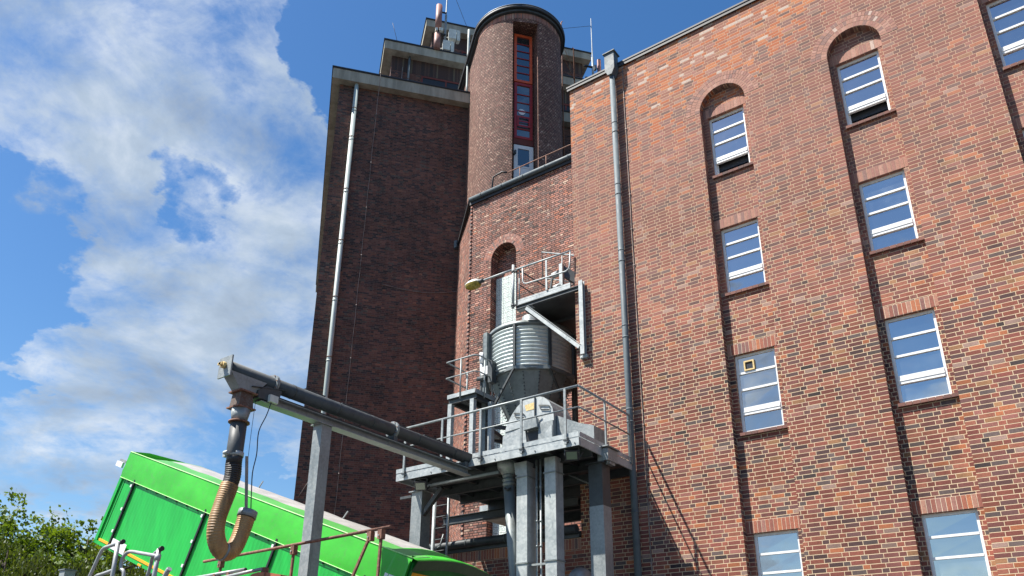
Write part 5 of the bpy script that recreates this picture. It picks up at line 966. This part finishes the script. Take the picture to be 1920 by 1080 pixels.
ft(fbm, [(-9.08, FY+.05, 2.5), (-9.10, FY+.05, 2.96), (-9.165, FY+.04, 3.04), (-9.185, FY+.04, 3.12), (-9.15, FY+.04, 3.19), (-9.04, FY+.04, 3.225), (-8.75, FY+.03, 3.175), (-8.43, FY+.02, 3.115)], 'bent_rail')
m = MB(); m.tube([(-8.40, FY+.02, 3.19), (-8.41, FY+.02, 2.9), (-8.45, FY+.02, 0)], .025, 12); m.build('upright', M['alu'], fbm); m = MB(); m.tube([(-8.38, FY+.02, 3.185), (-8.34, FY+.02, 3.19)], .028, 12); m.build('cap', M['black'], fbm); m = MB(); m.tube([(-8.405, FY+.02, 3.06), (-8.40, FY+.02, 3.13)], .034, 12); m.build('coupling', M['alu'], fbm)
ft(fbm, [(-9.4, FY+.3, 1.6), (-8.86, FY+.2, 2.94), (-8.74, FY+.15, 3.12), (-8.66, FY+.12, 3.17), (-8.42, FY+.04, 3.185)], 'bent_rail')
ft(fbm, [(-9.7, FY+.5, 1.6), (-9.05, FY+.5, 2.9), (-8.92, FY+.5, 3.08)], 'rear_stay', .03)
sp_ = thing('steel_post', 'short grey square post sticking up in front of the trees at the lower left', 'post'); m = MB(); m.box((-14.2, 6.6, 0), (-14.02, 6.78, 3.66)); m.build('post', M['galv'], sp_); m = MB(); m.box((-14.22, 6.58, 3.662), (-14.0, 6.8, 3.68)); m.build('cap', M['galv_dark'], sp_)

# ------------------------------------------------------------------ trees
def tree(x, y, h, rad, kind, label, seed, n_leaf, leaf, crown0=.3, droop=0., mat='leaf_mid', clump=70):
    rnd = random.Random(seed); t = thing('tree', label, 'tree', 'trees beyond the trailer', (x, y, 0))
    m = MB(); m.tube([(0, 0, 0), (.1, 0, h*.3), (-.05, .1, h*.6), (.0, 0, h*.9)], [h*.022, h*.017, h*.010, .02], 8); ends = []
    nb = 26
    for i in range(nb):
        z0 = h*(crown0*.7+(.85-crown0*.7)*i/nb); a = i*2.4+rnd.uniform(-.4, .4); fr = 1-abs((i/nb)-.35)*.9; L = rad*fr*rnd.uniform(.75, 1.1)
        up_ = L*rnd.uniform(.25, .7); p1 = Vector((math.cos(a)*L*.5, math.sin(a)*L*.5, z0+up_*.6)); p2 = Vector((math.cos(a)*L, math.sin(a)*L, z0+up_)); m.tube([(0, 0, z0), p1, p2], [h*.008, h*.005, .015], 5)
        ends += [(p2, .9), (p1*.5+p2*.5, 1.), (p1, .8)]
        for k in range(4):
            b_ = a+rnd.uniform(-1, 1); q_ = p1+Vector((math.cos(b_), math.sin(b_), rnd.uniform(-.1, .7)))*L*rnd.uniform(.3, .6); m.tube([p1, q_], [.03, .01], 4, cap=False); ends.append((q_, .8))
    ends.append((Vector((0, 0, h*.95)), .7)); m.build('trunk', M['bark'], t)
    m = MB(); per = max(1, n_leaf//len(ends))
    for (c, s_) in ends:
        cs = rad*.24*s_*rnd.uniform(.6, 1.2); tone = rnd.random()*.45
        nsub = 5
        for sb in range(nsub):
            cc = c+Vector((rnd.gauss(0, 1), rnd.gauss(0, 1), rnd.gauss(0, .8)))*cs*.7
            for k in range(per//nsub):
                v = Vector((rnd.gauss(0, 1), rnd.gauss(0, 1), rnd.gauss(0, .6))); v = v.normalized()*(rnd.random()**.45)*cs*.55; p = cc+v
                if droop: p.z -= droop*rnd.random()
                n1 = Vector((rnd.gauss(0, 1), rnd.gauss(0, 1), rnd.gauss(0, 1)+.9)).normalized(); t1 = n1.cross(Vector((rnd.random(), rnd.random(), .2))).normalized(); t2 = n1.cross(t1)
                L = leaf*rnd.uniform(.6, 1.3); wd = L*(.38 if not droop else .2)
                if droop: t1 = (t1*.5+Vector((0, 0, -1))).normalized()
                m.face([p-t1*L*.5, p-t2*wd, p+t1*L*.5, p+t2*wd], None, 0, min(1, tone+rnd.random()*.55))
    m.build('crown', M[mat], t)
tree(-34.2, 11.9, 9.3, 3.4, 0, 'bright green maple at the far left edge of the trees', 1, 20000, .17, .25, 0, 'leaf_bright')
tree(-31.8, 15.6, 8.5, 3.2, 0, 'leafy tree close to the trailer front, its sparse top twigs against the sky', 2, 15000, .16, .2, 0, 'leaf_bright')
tree(-30.5, 12.3, 7.2, 2.6, 0, 'fine leaved birch in front of the maple', 3, 20000, .15, .15, .35, 'leaf_fine')
tree(-29.5, 14.9, 7.0, 2.6, 0, 'drooping fine leaved birch in the middle of the trees', 4, 20000, .15, .15, .4, 'leaf_fine')
tree(-35.5, 15.5, 8.6, 3.2, 0, 'mid green tree filling in behind the birches', 5, 14000, .17, .2, 0, 'leaf_mid')
tree(-33, 20.5, 7.4, 3.2, 0, 'dark green tree seen under the raised trailer', 6, 9000, .2, .15, 0, 'leaf_mid')
